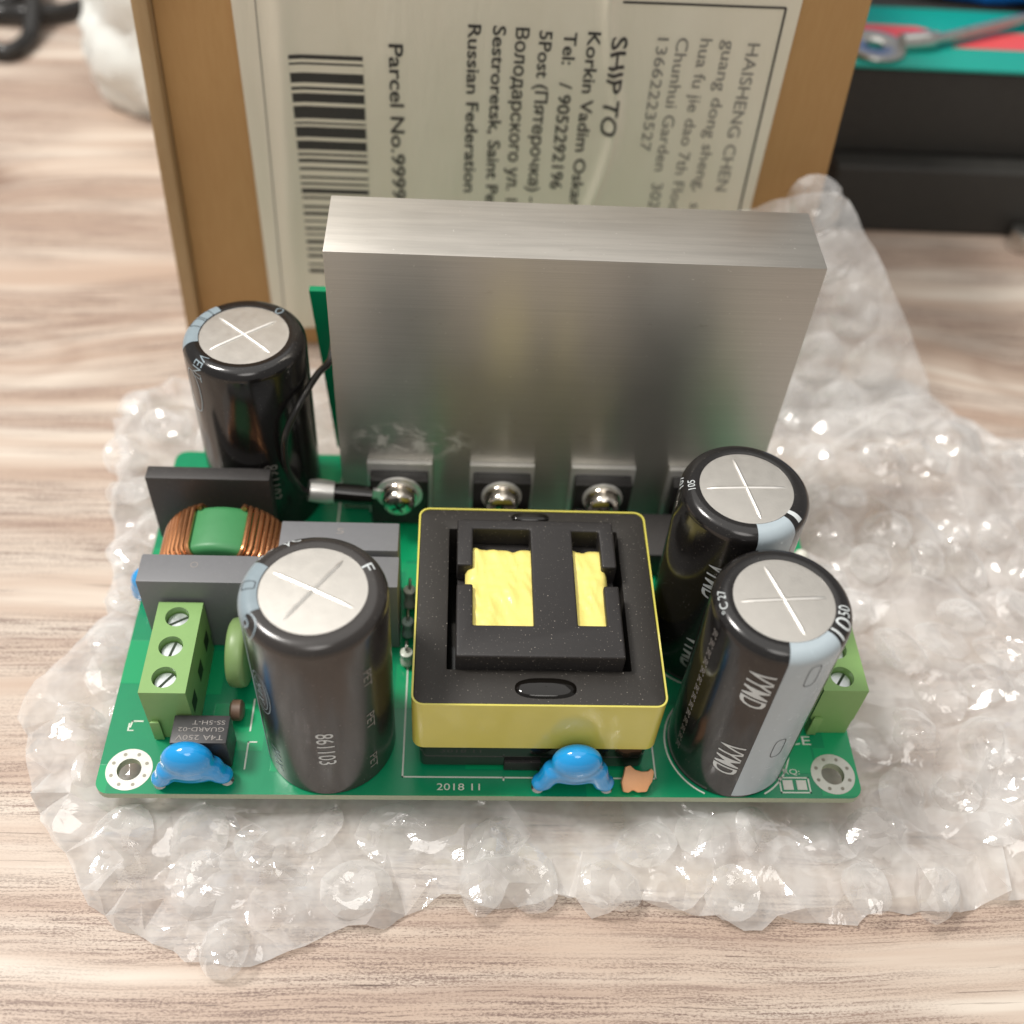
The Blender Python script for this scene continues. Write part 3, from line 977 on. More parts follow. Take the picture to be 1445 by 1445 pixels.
def hollow_terminal(x0, x1, y0, y1, h, poles, label, openings=True):
    """block with real wells: the top is filled around round holes that run down to the screws"""
    me = bpy.data.meshes.new('terminal_block')
    bm = bmesh.new()
    pitch = (y1 - y0) / poles
    cx = (x0 + x1) / 2 - .15
    def loop(pts):
        v = [bm.verts.new((x * S, y * S, h * S)) for x, y in pts]
        return v, [bm.edges.new((v[i], v[(i + 1) % len(v)])) for i in range(len(v))]
    out, es = loop([(x0, y0), (x1, y0), (x1, y1), (x0, y1)])
    wells = []
    for k in range(poles):
        cy = y0 + pitch * (k + .5)
        v, e = loop([(cx + 2.1 * math.cos(2 * math.pi * i / 32), cy + 2.1 * math.sin(2 * math.pi * i / 32)) for i in range(32)])
        wells.append((cy, v))
        es += e
    bmesh.ops.triangle_fill(bm, edges=es, use_beauty=True)
    for cy, v in wells:
        lo = [bm.verts.new((q.co.x, q.co.y, (h - 5.0) * S)) for q in v]
        for i in range(32):
            bm.faces.new((v[i], v[(i + 1) % 32], lo[(i + 1) % 32], lo[i]))
        bm.faces.new(lo)
    prev = out
    for ins, z in ((0.0, h * .36), (.45, h * .30), (.45, .1)):
        cur = [bm.verts.new((x * S, y * S, z * S)) for x, y in ((x0 + ins, y0), (x1 - ins * .4, y0), (x1 - ins * .4, y1), (x0 + ins, y1))]
        for i in range(4):
            bm.faces.new((prev[i], prev[(i + 1) % 4], cur[(i + 1) % 4], cur[i]))
        prev = cur
    bm.faces.new(prev)
    bmesh.ops.recalc_face_normals(bm, faces=bm.faces)
    bm.to_mesh(me)
    bm.free()
    me.shade_smooth()
    me.set_sharp_from_angle(angle=rad(30))
    me.materials.append(M['term'])
    body = link(bpy.data.objects.new('terminal_block', me), board)
    body['label'] = label
    mesh_obj('dovetail_rib', MB().prism([(x0 + .3, y0 - .6), (x0 + 2.1, y0 - .6), (x0 + 1.7, y0 - .02), (x0 + .7, y0 - .02)], .2, h * .40), M['term'], body, 0.1)
    for k in range(poles):
        cy = y0 + pitch * (k + .5)
        hz = h - 1.5
        mesh_obj('clamp_screw', MB().lathe([(2.0, hz - 3), (2.0, hz - .25), (1.8, hz), (.02, hz + .05)], (cx, cy, 0), 32, caps=False), M['screw_zinc'], body, angle=40)
        a = (0.95, 1.35, 0.55)[k % 3]
        d = Vector((math.cos(a), math.sin(a), 0)) * 1.9
        e = Vector((-math.sin(a), math.cos(a), 0)) * .24
        c0 = Vector((cx, cy, hz + .07))
        mesh_obj('drive_slot', MB().add([c0 - d - e, c0 + d - e, c0 + d + e, c0 - d + e], [(0, 1, 2, 3)]), M['term_dark'], body, flat=True)
        if openings:
            # a framed square wire opening with a dark mouth
            w0, w1, q0, q1 = cy - 1.7, cy + 1.1, h * .40, h * .64
            mesh_obj('wire_opening', MB().add([(x1 + .02, w0, q0), (x1 + .02, w1, q0), (x1 + .02, w1, q1), (x1 + .02, w0, q1)], [(0, 1, 2, 3)]), M['term_dark'], body, flat=True)
    return body


hollow_terminal(8.0, 15.9, 11.0, 30.0, 14.9, 3, 'three-screw green terminal block at the front left corner')
hollow_terminal(126.6, 134.7, 13.3, 31.0, 14.6, 3, 'green terminal block at the right edge behind the striped capacitor')

# ------------------------------------------------------------------ fuse, varistor, film capacitors, bridge
fz = mesh_obj('fuse', MB().box(13.1, 22.7, 5.2, 10.7, 0.2, 8.4), M['fuse'], board, 0.3)
for txt, yy_, L_, H_ in (('T4A 250V', 5.75, 8.0, 1.0), ('GUARD-02', 7.25, 7.8, .85), ('SS-5H-T', 8.6, 5.6, .85)):
    text_obj('printed_text', txt, (lambda yy_: lambda u, v: (22.0 - u, yy_ + 1.0 - v, 8.44))(yy_), M['print_dim'], fz, L_, H_)
mb = MB().lathe([(5.6, 20.6), (6.2, 21.0), (6.4, 21.8), (6.4, 23.0), (6.2, 23.7), (5.6, 24.0)], (0, 24.3, 7.6), 36, axis='x')
mesh_obj('varistor', mb, M['palegreen'], board, angle=50)['label'] = 'pale green disc behind the terminal block'
mesh_obj('thermistor', MB().lathe([(1.4, 21.2), (1.9, 21.6), (1.9, 23.1), (1.4, 23.5)], (0, 15.4, 2.2), 24, axis='x'), M['ntc'], board, angle=50)
g1 = mesh_obj('film_capacitor', MB().box(4.6, 27.4, 30.7, 37.0, 0.2, 20.0), M['grey_box'], board, 0.35)
g2 = mesh_obj('film_capacitor', MB().box(28.7, 50.6, 38.7, 45.5, 0.2, 20.0), M['grey_box'], board, 0.35)
g3 = mesh_obj('film_capacitor', MB().box(29.4, 50.9, 30.8, 37.9, 0.2, 19.4), M['grey_box'], board, 0.35)
g1['label'] = 'grey box capacitor behind the three-screw terminal block'
g2['label'] = 'grey box capacitor in front of the first transistor'
g3['label'] = 'grey box capacitor half hidden behind the front left can'
for gg, gx, gy, t in ((g1, 13.6, 34.0, 'O'), (g2, 39.0, 42.6, '5')):
    text_obj('moulded_mark', t, (lambda gx, gy: lambda u, v: (gx + u, gy + v, 20.02))(gx, gy), M['print_dim'], gg, 1.4, 1.4)
br = mesh_obj('bridge_rectifier', MB().prism([(1.6, 2.5), (25.2, 2.5), (25.2, 20.5), (1.6, 20.5)], 55.1, 58.3, to=lambda x, z, y: (x, y, z)), M['black_box'], board, 0.35)
for k in range(4):
    mesh_obj('lead', MB().tube([(4.5 + 5.9 * k, 56.7, 2.6), (4.5 + 5.9 * k, 56.7, -.5)], 0.5, 8), M['lead'], br)

# toroid choke standing on edge, axis along y
tx, ty, tz, Ro, Ri, hw = 17.2, 43.9, 10.2, 9.9, 5.0, 5.3
prof = []
for cxr, cyh, a0 in ((Ro - 1.3, hw - 1.3, 0), (Ri + 1.3, hw - 1.3, 90), (Ri + 1.3, -hw + 1.3, 180), (Ro - 1.3, -hw + 1.3, 270)):
    for k in range(5):
        a = rad(a0 + 90 * k / 4)
        prof.append((cxr + 1.3 * math.cos(a), cyh + 1.3 * math.sin(a)))
prof.append(prof[0])
tm = MB().lathe(prof, (tx, ty, tz), 64, axis='y', caps=False)
tm.v = [(tx + 1.12 * (x - tx), y, z) for x, y, z in tm.v]
ch = mesh_obj('toroid_choke', tm, M['toroid'], board, angle=50)
ch['label'] = 'green toroid choke with two copper windings'
for a0, a1 in ((111, 235), (69, -55)):
    turns = 21
    pts = []
    steps = 28
    wl = rrect(Ri - .55, Ro + .55, -hw - .55, hw + .55, 1.6, 3)
    for t in range(turns):
        for k, (r_, h_) in enumerate(wl):
            f = (t + k / len(wl)) / turns
            a = rad(a0 + (a1 - a0) * f)
            # inside the ring the turns crowd, outside they spread
            pts.append((tx + 1.12 * r_ * math.cos(a), ty + h_, tz + r_ * math.sin(a)))
    mesh_obj('winding', MB().tube(pts, 0.50, 8), M['copper'], ch)
mesh_obj('choke_base', MB().box(9.5, 25.3, 39.2, 48.6, 0.1, 1.1), M['black_box'], ch, 0.2)


# ------------------------------------------------------------------ small discs
def remeshed(name, mb, mat, parent, voxel=0.35, smooth=14):
    me = bpy.data.meshes.new(name)
    me.from_pydata([(x * S, y * S, z * S) for x, y, z in mb.v], [], mb.f)
    ob = bpy.data.objects.new('tmp', me)
    COL.objects.link(ob)
    r = ob.modifiers.new('r', 'REMESH')
    r.mode = 'VOXEL'
    r.voxel_size = voxel * S
    sm = ob.modifiers.new('s', 'SMOOTH')
    sm.iterations = smooth
    sm.factor = 0.5
    dg = bpy.context.evaluated_depsgraph_get()
    m2 = bpy.data.meshes.new_from_object(ob.evaluated_get(dg))
    m2.name = name
    bpy.data.objects.remove(ob)
    m2.materials.clear()
    m2.materials.append(mat)
    m2.shade_smooth()
    return link(bpy.data.objects.new(name, m2), parent)


def blue_disc(cx, cy, half, top, lean, label, ang=0.0):
    mb = MB()
    ca, sa = math.cos(ang), math.sin(ang)
    q = lambda u, v, z: (cx + u * ca - v * sa, cy + u * sa + v * ca, z)
    zc = top - 3.9
    mb.ball(q(0, lean * .5, zc), (4.5, 2.7, 3.9), 28, 18)
    mb.ball(q(0, 0.1, zc - 2.0), (5.0, 2.4, 3.6), 24, 14)
    mb.ball(q(0, 0.1, zc - 4.0), (5.2, 2.0, 2.6), 24, 14)
    for s_ in (-1, 1):
        pts = [q(s_ * 1.8, .2, zc - 2.0), q(s_ * 3.9, .1, zc - 3.0), q(s_ * (half - 1.0), 0, 2.3), q(s_ * half, 0, 1.6)]
        mb.tube(pts, [2.1, 2.0, 1.8, 1.2], 14)
        mb.ball(q(s_ * half * .93, 0, 2.1), 1.75, 18, 12)
    o_ = remeshed('disc_capacitor', mb, M['blue'], board)
    o_['label'] = label
    for s_ in (-1, 1):
        mesh_obj('lead', MB().tube([q(s_ * half, 0, 2.0), q(s_ * half, 0, -.4)], 0.35, 8), M['lead'], o_)
        mesh_obj('solder_joint', MB().lathe([(1.15, .03), (.9, .25), (.5, .8), (.3, 1.2)], q(s_ * half, 0, 0), 16), M['solder'], o_, angle=70)
    return o_


blue_disc(16.5, 2.35, 5.7, 11.6, .4, 'blue disc capacitor beside the corner mounting hole', 0.07)
blue_disc(82.6, 1.75, 6.1, 13.2, .2, 'blue disc capacitor in front of the transformer')
blue_disc(3.0, 42.6, 3.8, 8.4, .2, 'blue disc capacitor peeking out behind the grey box', math.pi / 2)
chip = [(0, .2), (.9, 0), (1.7, .5), (2.6, .1), (4.2, .2), (4.6, 1.1), (5.2, 2.0), (5.6, 3.7), (5.1, 4.3), (4.5, 3.8), (3.4, 3.7), (2.2, 4.0), (1.3, 4.8), (.4, 4.5), (.1, 3), (-.3, 1.8)]
ct, st = math.cos(rad(28)), math.sin(rad(28))
mb = MB().prism(chip, 0, 1.3, to=lambda x, y, z: (91.5 + x, .7 + y * ct - z * st, .25 + y * st + z * ct))
mesh_obj('ceramic_chip', mb, M['tan'], board, 0.3)['label'] = 'chipped tan ceramic piece by the front edge'
mesh_obj('indicator_lamp', MB().lathe([(1.6, .2), (1.6, 6.5), (1.3, 7.6), (.7, 8.2), (.05, 8.4)], (131.6, 50.0, 0), 24), M['led'], board, angle=50)

# axial parts in the gap between the left cans and the transformer, and beside the rear pair
M['res'] = plain('resistor_body', '9fb6b0', 0.4)
M['glass'] = plain('pale_silicone', 'c9cfc2', 0.3)
for x_, y_, z_, m_ in ((52.4, 33.5, 5.2, 'res'), (52.4, 27.0, 4.4, 'glass'), (52.5, 40.5, 6.0, 'glass'), (99.0, 50.5, 5.0, 'res'), (60.5, 53.0, 3.4, 'res'), (86.0, 53.5, 3.4, 'res')):
    rb = mesh_obj('resistor', MB().lathe([(.7, .8), (1.15, 1.0), (1.2, 1.8), (1.0, 2.2), (1.0, z_ - 1), (1.2, z_ - .6), (1.15, z_), (.6, z_ + .2)], (x_, y_, 0), 18), M[m_], board, angle=50)
    mesh_obj('lead', MB().tube(smooth_path([(x_, y_, z_), (x_, y_, z_ + .9), (x_, y_ + 1.0, z_ + 1.2), (x_, y_ + 1.9, z_ + .3), (x_, y_ + 2, -.3)], 5), .28, 8), M['lead'], rb)
for x_, y_ in ((30.4, 50.5), (34.5, 50.2), (33, 54.8), (38.5, 51.8), (41.5, 56), (101, 56), (104.5, 52), (127, 40), (129, 60), (124, 58)):
    mesh_obj('chip_part', MB().box(x_, x_ + 2.2, y_, y_ + 1.3, .05, .75), M['black_box'], board, .1)

for x_, w_, h_ in ((57, 11, 7.5), (71, 12, 6.5), (85.5, 9, 8.0), (98, 21, 7.0)):  # unseen dark blocks added so the heatsink reflects less green board
    mesh_obj('added_dark_block', MB().box(x_, x_ + w_, 49.5, 60.6, .3, h_), M['black_box'], board, .4)

# ================================================================== bubble wrap
wrap = thing('bubble_wrap', 'crumpled clear bubble wrap spread on the table under the circuit board', 'bubble wrap', (75, 45, TZ))
OUT = [(-16, 107), (-18.5, 96), (-15.5, 86), (-14.5, 74), (-12.5, 63), (-10.5, 52), (-9.5, 43), (-14.5, 34), (-18.3, 28.4), (-19.6, 19.8), (-15, 8.1), (-11, -.2), (-6.5, -7.0), (-1.7, -13.4),
       (4.2, -19.0), (10.8, -22.8), (18.5, -25.6), (26.4, -27.2), (34.2, -25.0), (41.9, -20.6), (47, -20.8), (52.5, -19), (57, -16.4), (62, -15.2), (66, -17.3), (71.7, -16.6), (77, -15.4), (81.6, -15.2),
       (87.4, -19.4), (92.5, -17), (97.5, -16.4), (105, -18.4), (113, -20.4), (121, -18.4), (130.6, -19.2), (137, -17.4), (143.7, -17.2), (150, -19.0), (156, -15.8), (163, -15.4), (180, -14),
       (205, -10), (226, 30), (232, 70), (228, 95), (213, 96), (200, 97), (189.7, 101), (184, 109), (176, 116), (162, 121), (140, 124), (100, 121), (40, 121), (5, 117)]


def resample(poly, n):
    pts = [Vector(p) for p in poly] + [Vector(poly[0])]
    cum = [0]
    for a, b in zip(pts, pts[1:]):
        cum.append(cum[-1] + (b - a).length)
    out, j = [], 0
    for i in range(n):
        d = cum[-1] * i / n
        while cum[j + 1] < d:
            j += 1
        t = (d - cum[j]) / (cum[j + 1] - cum[j])
        out.append(pts[j].lerp(pts[j + 1], t))
    return out


def mound(x, y):
    m_ = 10.5 * math.exp(-((x - 168) / 24) ** 2 - ((y - 84) / 26) ** 2)
    m_ += 5.0 * math.exp(-((x - 163) / 22) ** 2 - ((y - 28) / 30) ** 2)
    m_ += 4.5 * math.exp(-((x + 9) / 7) ** 2 - ((y - 80) / 26) ** 2)
    m_ += 3.2 * math.exp(-((x + 6) / 8) ** 2 - ((y - 12) / 14) ** 2)
    m_ += 1.5 * math.exp(-((y + 11) / 6) ** 2)
    return m_


def outside(x, y):
    dx = max(0 - x, 0, x - BW)
    dy = max(0 - y, 0, y - BD)
    return math.hypot(dx, dy)


def film_base(x, y, seed):
    """the sheet without its creases"""
    d = outside(x, y)
    z = TZ + 2.6 + mound(x, y) * min(1, d / 7) + 2.2 * noise.noise((x * .05, y * .05, seed)) + 1.2 * noise.noise((x * .12, y * .12, seed))
    lid = -2.0 + max(0, d - .8) * 0.8
    return max(TZ + .4, min(z, lid))


def creased(pts2, zs, edges, mat, name, parent=None, cuts=1, soft=.16, seed=0.0, angle=17):
    """Delaunay facets through scattered points: stiff film creased along straight edges"""
    from mathutils.geometry import delaunay_2d_cdt
    v2, e2, f2, ov, oe, of = delaunay_2d_cdt([Vector(p) for p in pts2], edges, [], 1, 1e-5)
    bm = bmesh.new()
    vv = []
    for p, o_ in zip(v2, ov):
        vv.append(bm.verts.new((p.x, p.y, zs[o_[0]] if o_ else -5.0)))
    for f in f2:
        bm.faces.new([vv[i] for i in f])
    if cuts:
        bmesh.ops.subdivide_edges(bm, edges=bm.edges, cuts=cuts, use_grid_fill=True)
        for v in bm.verts:
            v.co.z += soft * noise.noise((v.co.x * .5, v.co.y * .5, seed)) * 2
            v.co.x += soft * noise.noise((v.co.x * .4, v.co.y * .4, seed + 4)) * 2
    for v in bm.verts:
        v.co *= S
    me = bpy.data.meshes.new(name)
    bm.to_mesh(me)
    bm.free()
    me.shade_smooth()
    me.set_sharp_from_angle(angle=rad(angle))
    me.materials.append(mat)
    return me


def film(seed, shrink, lift, rough_, name, spacing):
    rnd = random.Random(int(seed * 10))
    ro = resample(OUT, 210)
    cx, cy = 72, 42
    pts, zs = [], []
    for p in ro:
        d = Vector((p.x - cx, p.y - cy))
        L_ = d.length + rnd.uniform(-1.1, .9) - shrink
        q = Vector((cx, cy)) + d.normalized() * L_
        pts.append((q.x, q.y))
        zs.append(TZ + .3 + rnd.random() ** 2 * 3.2 * (1 + .4 * lift))
    edges = [(i, (i + 1) % len(ro)) for i in range(len(ro))]
    poly = list(pts)
    grid = {}
    tries = 0
    while tries < 26000:
        tries += 1
        x, y = rnd.uniform(-22, 234), rnd.uniform(-28, 125)
        d = outside(x, y)
        if d == 0 and 6 < x < BW - 6 and 6 < y < BD - 6:
            continue
        r = spacing * (1.0 + .75 * noise.noise((x * .06, y * .06, seed)))
        gx, gy = int(x // 4), int(y // 4)
        ok = True
        for ix in range(gx - 2, gx + 3):
            for iy in range(gy - 2, gy + 3):
                for (a_, b_) in grid.get((ix, iy), ()):
                    if (a_ - x) ** 2 + (b_ - y) ** 2 < r * r:
                        ok = False
        if not ok or not inside(poly, x, y):
            continue
        grid.setdefault((gx, gy), []).append((x, y))
        pts.append((x, y))
        k = min(1, .25 + d / 6)
        z = film_base(x, y, seed) + lift + rnd.uniform(-1, 1) * rough_ * k * (1 + mound(x, y) * .07)
        zs.append(max(TZ + .2, min(z, -1.8 + max(0, d - .8) * 1.1)))
    for x in range(12, 128, 12):
        for y in range(12, 76, 12):
            pts.append((x + rnd.uniform(-2, 2), y + rnd.uniform(-2, 2)))
            zs.append(-3.5 + rnd.uniform(-1, 1))
    me = creased(pts, zs, edges, M['film'], name, cuts=2, soft=.2, seed=seed, angle=33)
    return link(bpy.data.objects.new(name, me), wrap)


# bubbles: dented, creased domes in ten shapes, shared between the pieces
DOMES = []
for s_ in range(10):
    rnd = random.Random(100 + s_)
    nb = 18
    pts, zs = [], []
    for k in range(nb):
        a = 2 * math.pi * k / nb
        r_ = 5.4 * (1 + rnd.uniform(-.04, .04))
        pts.append((r_ * math.cos(a), r_ * math.sin(a)))
        zs.append(0)
    hgt = rnd.uniform(2.2, 3.6)
    dent = Vector((rnd.uniform(-3, 3), rnd.uniform(-3, 3)))
    for _ in range(600):
        r_ = 5.0 * math.sqrt(rnd.random())
        a = rnd.uniform(0, 6.283)
        x_, y_ = r_ * math.cos(a), r_ * math.sin(a)
        if all((x_ - p[0]) ** 2 + (y_ - p[1]) ** 2 > 1.25 ** 2 for p in pts):
            pts.append((x_, y_))
            t = r_ / 5.4
            z_ = hgt * (1 - t ** 3.2) ** .8 + rnd.uniform(-.42, .42)
            z_ -= 1.5 * math.exp(-((x_ - dent.x) ** 2 + (y_ - dent.y) ** 2) / 5)
            zs.append(max(.15, min(z_, hgt * .82 + rnd.uniform(-.15, .15))))
    DOMES.append(creased(pts, zs, [(i, (i + 1) % nb) for i in range(nb)], M['bubble'], 'bubble', cuts=1, soft=.06, seed=s_, angle=20))


def inside(poly, x, y):
    c = False
    for (x0, y0), (x1, y1) in zip(poly, poly[1:] + poly[:1]):
        if (y0 > y) != (y1 > y) and x < (x1 - x0) * (y - y0) / (y1 - y0) + x0:
            c = not c
    return c


def rim_dist(x, y):
    b = 1e9
    for (x0, y0), (x1, y1) in zip(OUT, OUT[1:] + OUT[:1]):
        d = Vector((x1 - x0, y1 - y0))
        t = max(0, min(1, ((x - x0) * d.x + (y - y0) * d.y) / d.length_squared))
        b = min(b, math.hypot(x - x0 - d.x * t, y - y0 - d.y * t))
    return b


def add_bubble(loc, normal, scale, spin):
    o_ = bpy.data.objects.new('bubble', random.choice(DOMES))
    COL.objects.link(o_)
    o_.parent = wrap
    o_.matrix_parent_inverse = Matrix.Translation(-wrap.location)
    o_.location = Vector(loc) * S
    qd = Vector(normal).normalized().to_track_quat('Z', 'Y')
    o_.rotation_euler = (qd.to_matrix() @ Matrix.Rotation(spin, 3, 'Z')).to_euler()
    o_.scale = scale


film(2.0, 0.0, 0.5, 2.2, 'film_sheet', 5.0)
row = 0
yb = -24.0
while yb < 118:
    xb = -18 + (5.6 if row % 2 else 0)
    while xb < 215:
        x = xb + random.uniform(-2.2, 2.2)
        y = yb + random.uniform(-2.2, 2.2)
        d = outside(x, y)
        if inside(OUT, x, y) and d > 0.5 and rim_dist(x, y) > 1.8 and random.random() < .8 and not (20 < x < 110 and y > 88):
            h = 1.6
            fh = lambda a, b: film_base(a, b, 2.0) + .6
            gx = (fh(x + h, y) - fh(x - h, y)) / (2 * h)
            gy = (fh(x, y + h) - fh(x, y - h)) / (2 * h)
            sq = min(1.0, .35 + d / 9)
            if d < 5.2:
                sq *= .55
            nrm = (-gx * .8 + random.uniform(-.45, .45), -gy * .8 + random.uniform(-.45, .45), 1)
            add_bubble((x, y, min(fh(x, y), -3.2 + d * .5) - random.uniform(-.6, .9)), nrm, (random.uniform(.85, 1.25), random.uniform(.75, 1.1), sq * random.uniform(.55, 1.1)), random.uniform(0, 6.28))
        xb += 11.2
    yb += 9.7
    row += 1

# flap of the wrap standing up against the parcel, behind the heatsink's right end
FL = [(104, -6), (178, -6), (174, 6), (168.5, 14), (164, 22), (159.5, 28), (154, 35), (149, 41.5), (144.5, 45.5), (138, 45.0), (131, 43.8), (124, 41.0), (110, 38)]
flap_pt = lambda x, z: (x + .8 * noise.noise((x * .1, z * .1, 4)), 101.5 + (z + 6) * .42 + 1.6 * noise.noise((x * .06, z * .06, 1)) + .5 * abs(noise.noise((x * .2, z * .2, 5))), z)
rnd = random.Random(5)
fl2 = [tuple(p) for p in resample(FL, 60)]
fpts = list(fl2)
for _ in range(5000):
    x_, z_ = rnd.uniform(104, 178), rnd.uniform(-6, 46)
    if inside(fl2, x_, z_) and all((x_ - p[0]) ** 2 + (z_ - p[1]) ** 2 > 5.0 ** 2 for p in fpts):
        fpts.append((x_, z_))
fme = creased(fpts, [rnd.uniform(-.55, .55) for _ in fpts], [(i, (i + 1) % 60) for i in range(60)], M['film'], 'film_sheet', cuts=2, soft=.1, seed=3, angle=15)
for v in fme.vertices:
    bx_, by_, bz_ = flap_pt(v.co.x / S, v.co.y / S)
    v.co = (bx_ * S, by_ * S + v.co.z, bz_ * S)
link(bpy.data.objects.new('film_sheet', fme), wrap)
for r_ in range(5):
    for c_ in range(6):
        x_ = 111 + c_ * 14.0 + (7.0 if r_ % 2 else 0)
        z_ = -1 + r_ * 11.0
        if inside(FL, x_, z_) and inside(FL, x_ + 3.5, z_ + 1):
            p_ = flap_pt(x_, z_)
            add_bubble((p_[0], p_[1] - .1, p_[2]), (0, -.92, .4), (1.2, 1.2, random.uniform(.5, .75)), random.uniform(0, 6.28))

# ================================================================== cardboard parcel with its shipping label
box = thing('cardboard_box', 'brown cardboard parcel with a white shipping label standing behind the heatsink', 'box', (70, 180, TZ))
BX0, BX1, BY0, BY1, BZ1 = -6.5, 146.0, 130.0, 232.0, 102.0
fr = MB().prism([(BX0 + 3.4, TZ + .05), (BX1 - 0.4, TZ + .05), (BX1 - 5.0, BZ1), (BX0 + 6.5, BZ1)], BY0, BY0 + 3, to=lambda x, z, y: (x, y, z))
front = mesh_obj('front_panel', fr, M['card'], box, .3)
mesh_obj('side_panel', MB().add([(BX0, BY0 - 3.2, TZ + .05), (BX0 + 3.2, BY0 - 3.2, TZ + .05), (BX0 + 3.2, BY1, TZ + .05), (BX0, BY1, TZ + .05),
                                 (BX0 + 3.2, BY0 - 3.2, BZ1), (BX0 + 6.4, BY0 - 3.2, BZ1), (BX0 + 6.4, BY1, BZ1), (BX0 + 3.2, BY1, BZ1)],
                                [(3, 2, 1, 0), (4, 5, 6, 7), (0, 1, 5, 4), (1, 2, 6, 5), (2, 3, 7, 6), (3, 0, 4, 7)]), M['card_edge'], box, .4)
mesh_obj('side_panel', MB().add([(BX1 - 3, BY0 + 3.1, TZ + .05), (BX1, BY0 + 3.1, TZ + .05), (BX1, BY1, TZ + .05), (BX1 - 3, BY1, TZ + .05),
                                 (BX1 - 8, BY0 + 3.1, BZ1), (BX1 - 5, BY0 + 3.1, BZ1), (BX1 - 5, BY1, BZ1), (BX1 - 8, BY1, BZ1)],
                                [(3, 2, 1, 0), (4, 5, 6, 7), (0, 1, 5, 4), (1, 2, 6, 5), (2, 3, 7, 6), (3, 0, 4, 7)]), M['card'], box, .3)
mesh_obj('back_panel', MB().box(BX0 + 7, BX1 - 8.2, BY1 - 3, BY1 - .1, TZ + .05, BZ1), M['card'], box)
mesh_obj('top_panel', MB().box(BX0 + 3.2, BX1 - 5, BY0 - .2, BY1, BZ1 + .1, BZ1 + 3), M['card'], box, .3)
# the label lies slightly wavy on the panel
LX0, LX1, LZ0, LZ1 = 15.0, 127.6, -3.0, 96.0


def label_y(x, z):
    y = BY0 - .55 - .35 * (1 + noise.noise((x * .05, z * .03, 2)))
    # pouch crease running down beside the addressee block
    cxp = 91.5 + 2.2 * math.sin((z - 40) * .11)
    y -= 1.1 * math.exp(-((x - cxp) / 1.1) ** 2) * (1 if z > 20 else 0)
    # soft buckle at the left margin
    y -= .8 * math.exp(-((x - 22.5 - .05 * (z - 40)) / 2.2) ** 2)
    return y


nx, nz = 150, 80
vs_ = [(LX0 + (LX1 - LX0) * i / nx, label_y(LX0 + (LX1 - LX0) * i / nx, LZ0 + (LZ1 - LZ0) * j / nz), LZ0 + (LZ1 - LZ0) * j / nz) for j in range(nz + 1) for i in range(nx + 1)]
fs = [(j * (nx + 1) + i, j * (nx + 1) + i + 1, (j + 1) * (nx + 1) + i + 1, (j + 1) * (nx + 1) + i) for j in range(nz) for i in range(nx)]
lab = mesh_obj('shipping_label', MB().add(vs_, fs), M['paper'], box, angle=60)


def lab_text(body, x, z, length, height, mat):
    """reads downwards; x is the baseline (letters stand towards +x), z the start"""
    return text_obj('printed_line', body, lambda u, v: (x + v, label_y(x + v, z - u) - .2, z - u), mat, lab, length, height, bold=0.012 if mat is M['ink'] else 0.0)


for body, x, z, ln, ht, mt in (
        ('HAISHENG CHEN', 118.6, 74.9, 34.3, 2.7, 'ink_grey'),
        ('guang dong sheng,  s', 113.6, 75.4, 39.8, 2.6, 'ink_grey'),
        ('hua fu jie dao 7th Floo', 108.8, 75.4, 40.6, 2.6, 'ink_grey'),
        ('Chunhui Garden  302', 104.0, 75.4, 40.0, 2.6, 'ink_grey'),
        ('13662223527', 100.0, 75.2, 25.5, 2.4, 'ink_grey'),
        ('SHIP TO', 90.7, 75.1, 22.0, 3.4, 'ink'),
        ('Korkin Vadim Oskar', 85.8, 75.8, 40.6, 2.7, 'ink'),
        ('Tel:   / 9052292196', 81.0, 75.5, 36.0, 2.7, 'ink'),
        ('5Post (Пятерочка) -', 76.0, 75.6, 39.8, 2.7, 'ink'),
        ('Володарского ул. 1', 71.2, 76.0, 40.2, 2.7, 'ink'),
        ('Sestroretsk, Saint Pe', 66.6, 76.2, 41.0, 2.7, 'ink'),
        ('Russian Federation', 61.6, 76.2, 38.4, 2.7, 'ink'),
        ('Parcel No.9999', 45.6, 71.4, 36.0, 3.0, 'ink')):
    lab_text(body, x, z, ln, ht, M[mt])


def lab_strip(name, pts, w, mat):
    mb = MB()
    for (xa, za), (xb, zb) in zip(pts, pts[1:]):
        n_ = 30
        d = Vector((xb - xa, zb - za)).normalized()
        nn = Vector((-d.y, d.x)) * w / 2
        q = []
        for k in range(n_ + 1):
            x_, z_ = xa + (xb - xa) * k / n_, za + (zb - za) * k / n_
            for s_ in (1, -1):
                q.append((x_ + nn.x * s_, label_y(x_, z_) - .14, z_ + nn.y * s_))
        mb.add(q, [(2 * k, 2 * k + 1, 2 * k + 3, 2 * k + 2) for k in range(n_)])
    return mesh_obj(name, mb, mat, lab, flat=True)


lab_strip('printed_frame', [(92.0, 82.0), (124.6, 82.4), (125.3, 20)], .45, M['ink'])
lab_strip('printed_frame', [(20.0, 90), (18.0, 3)], .22, M['ink_grey'])
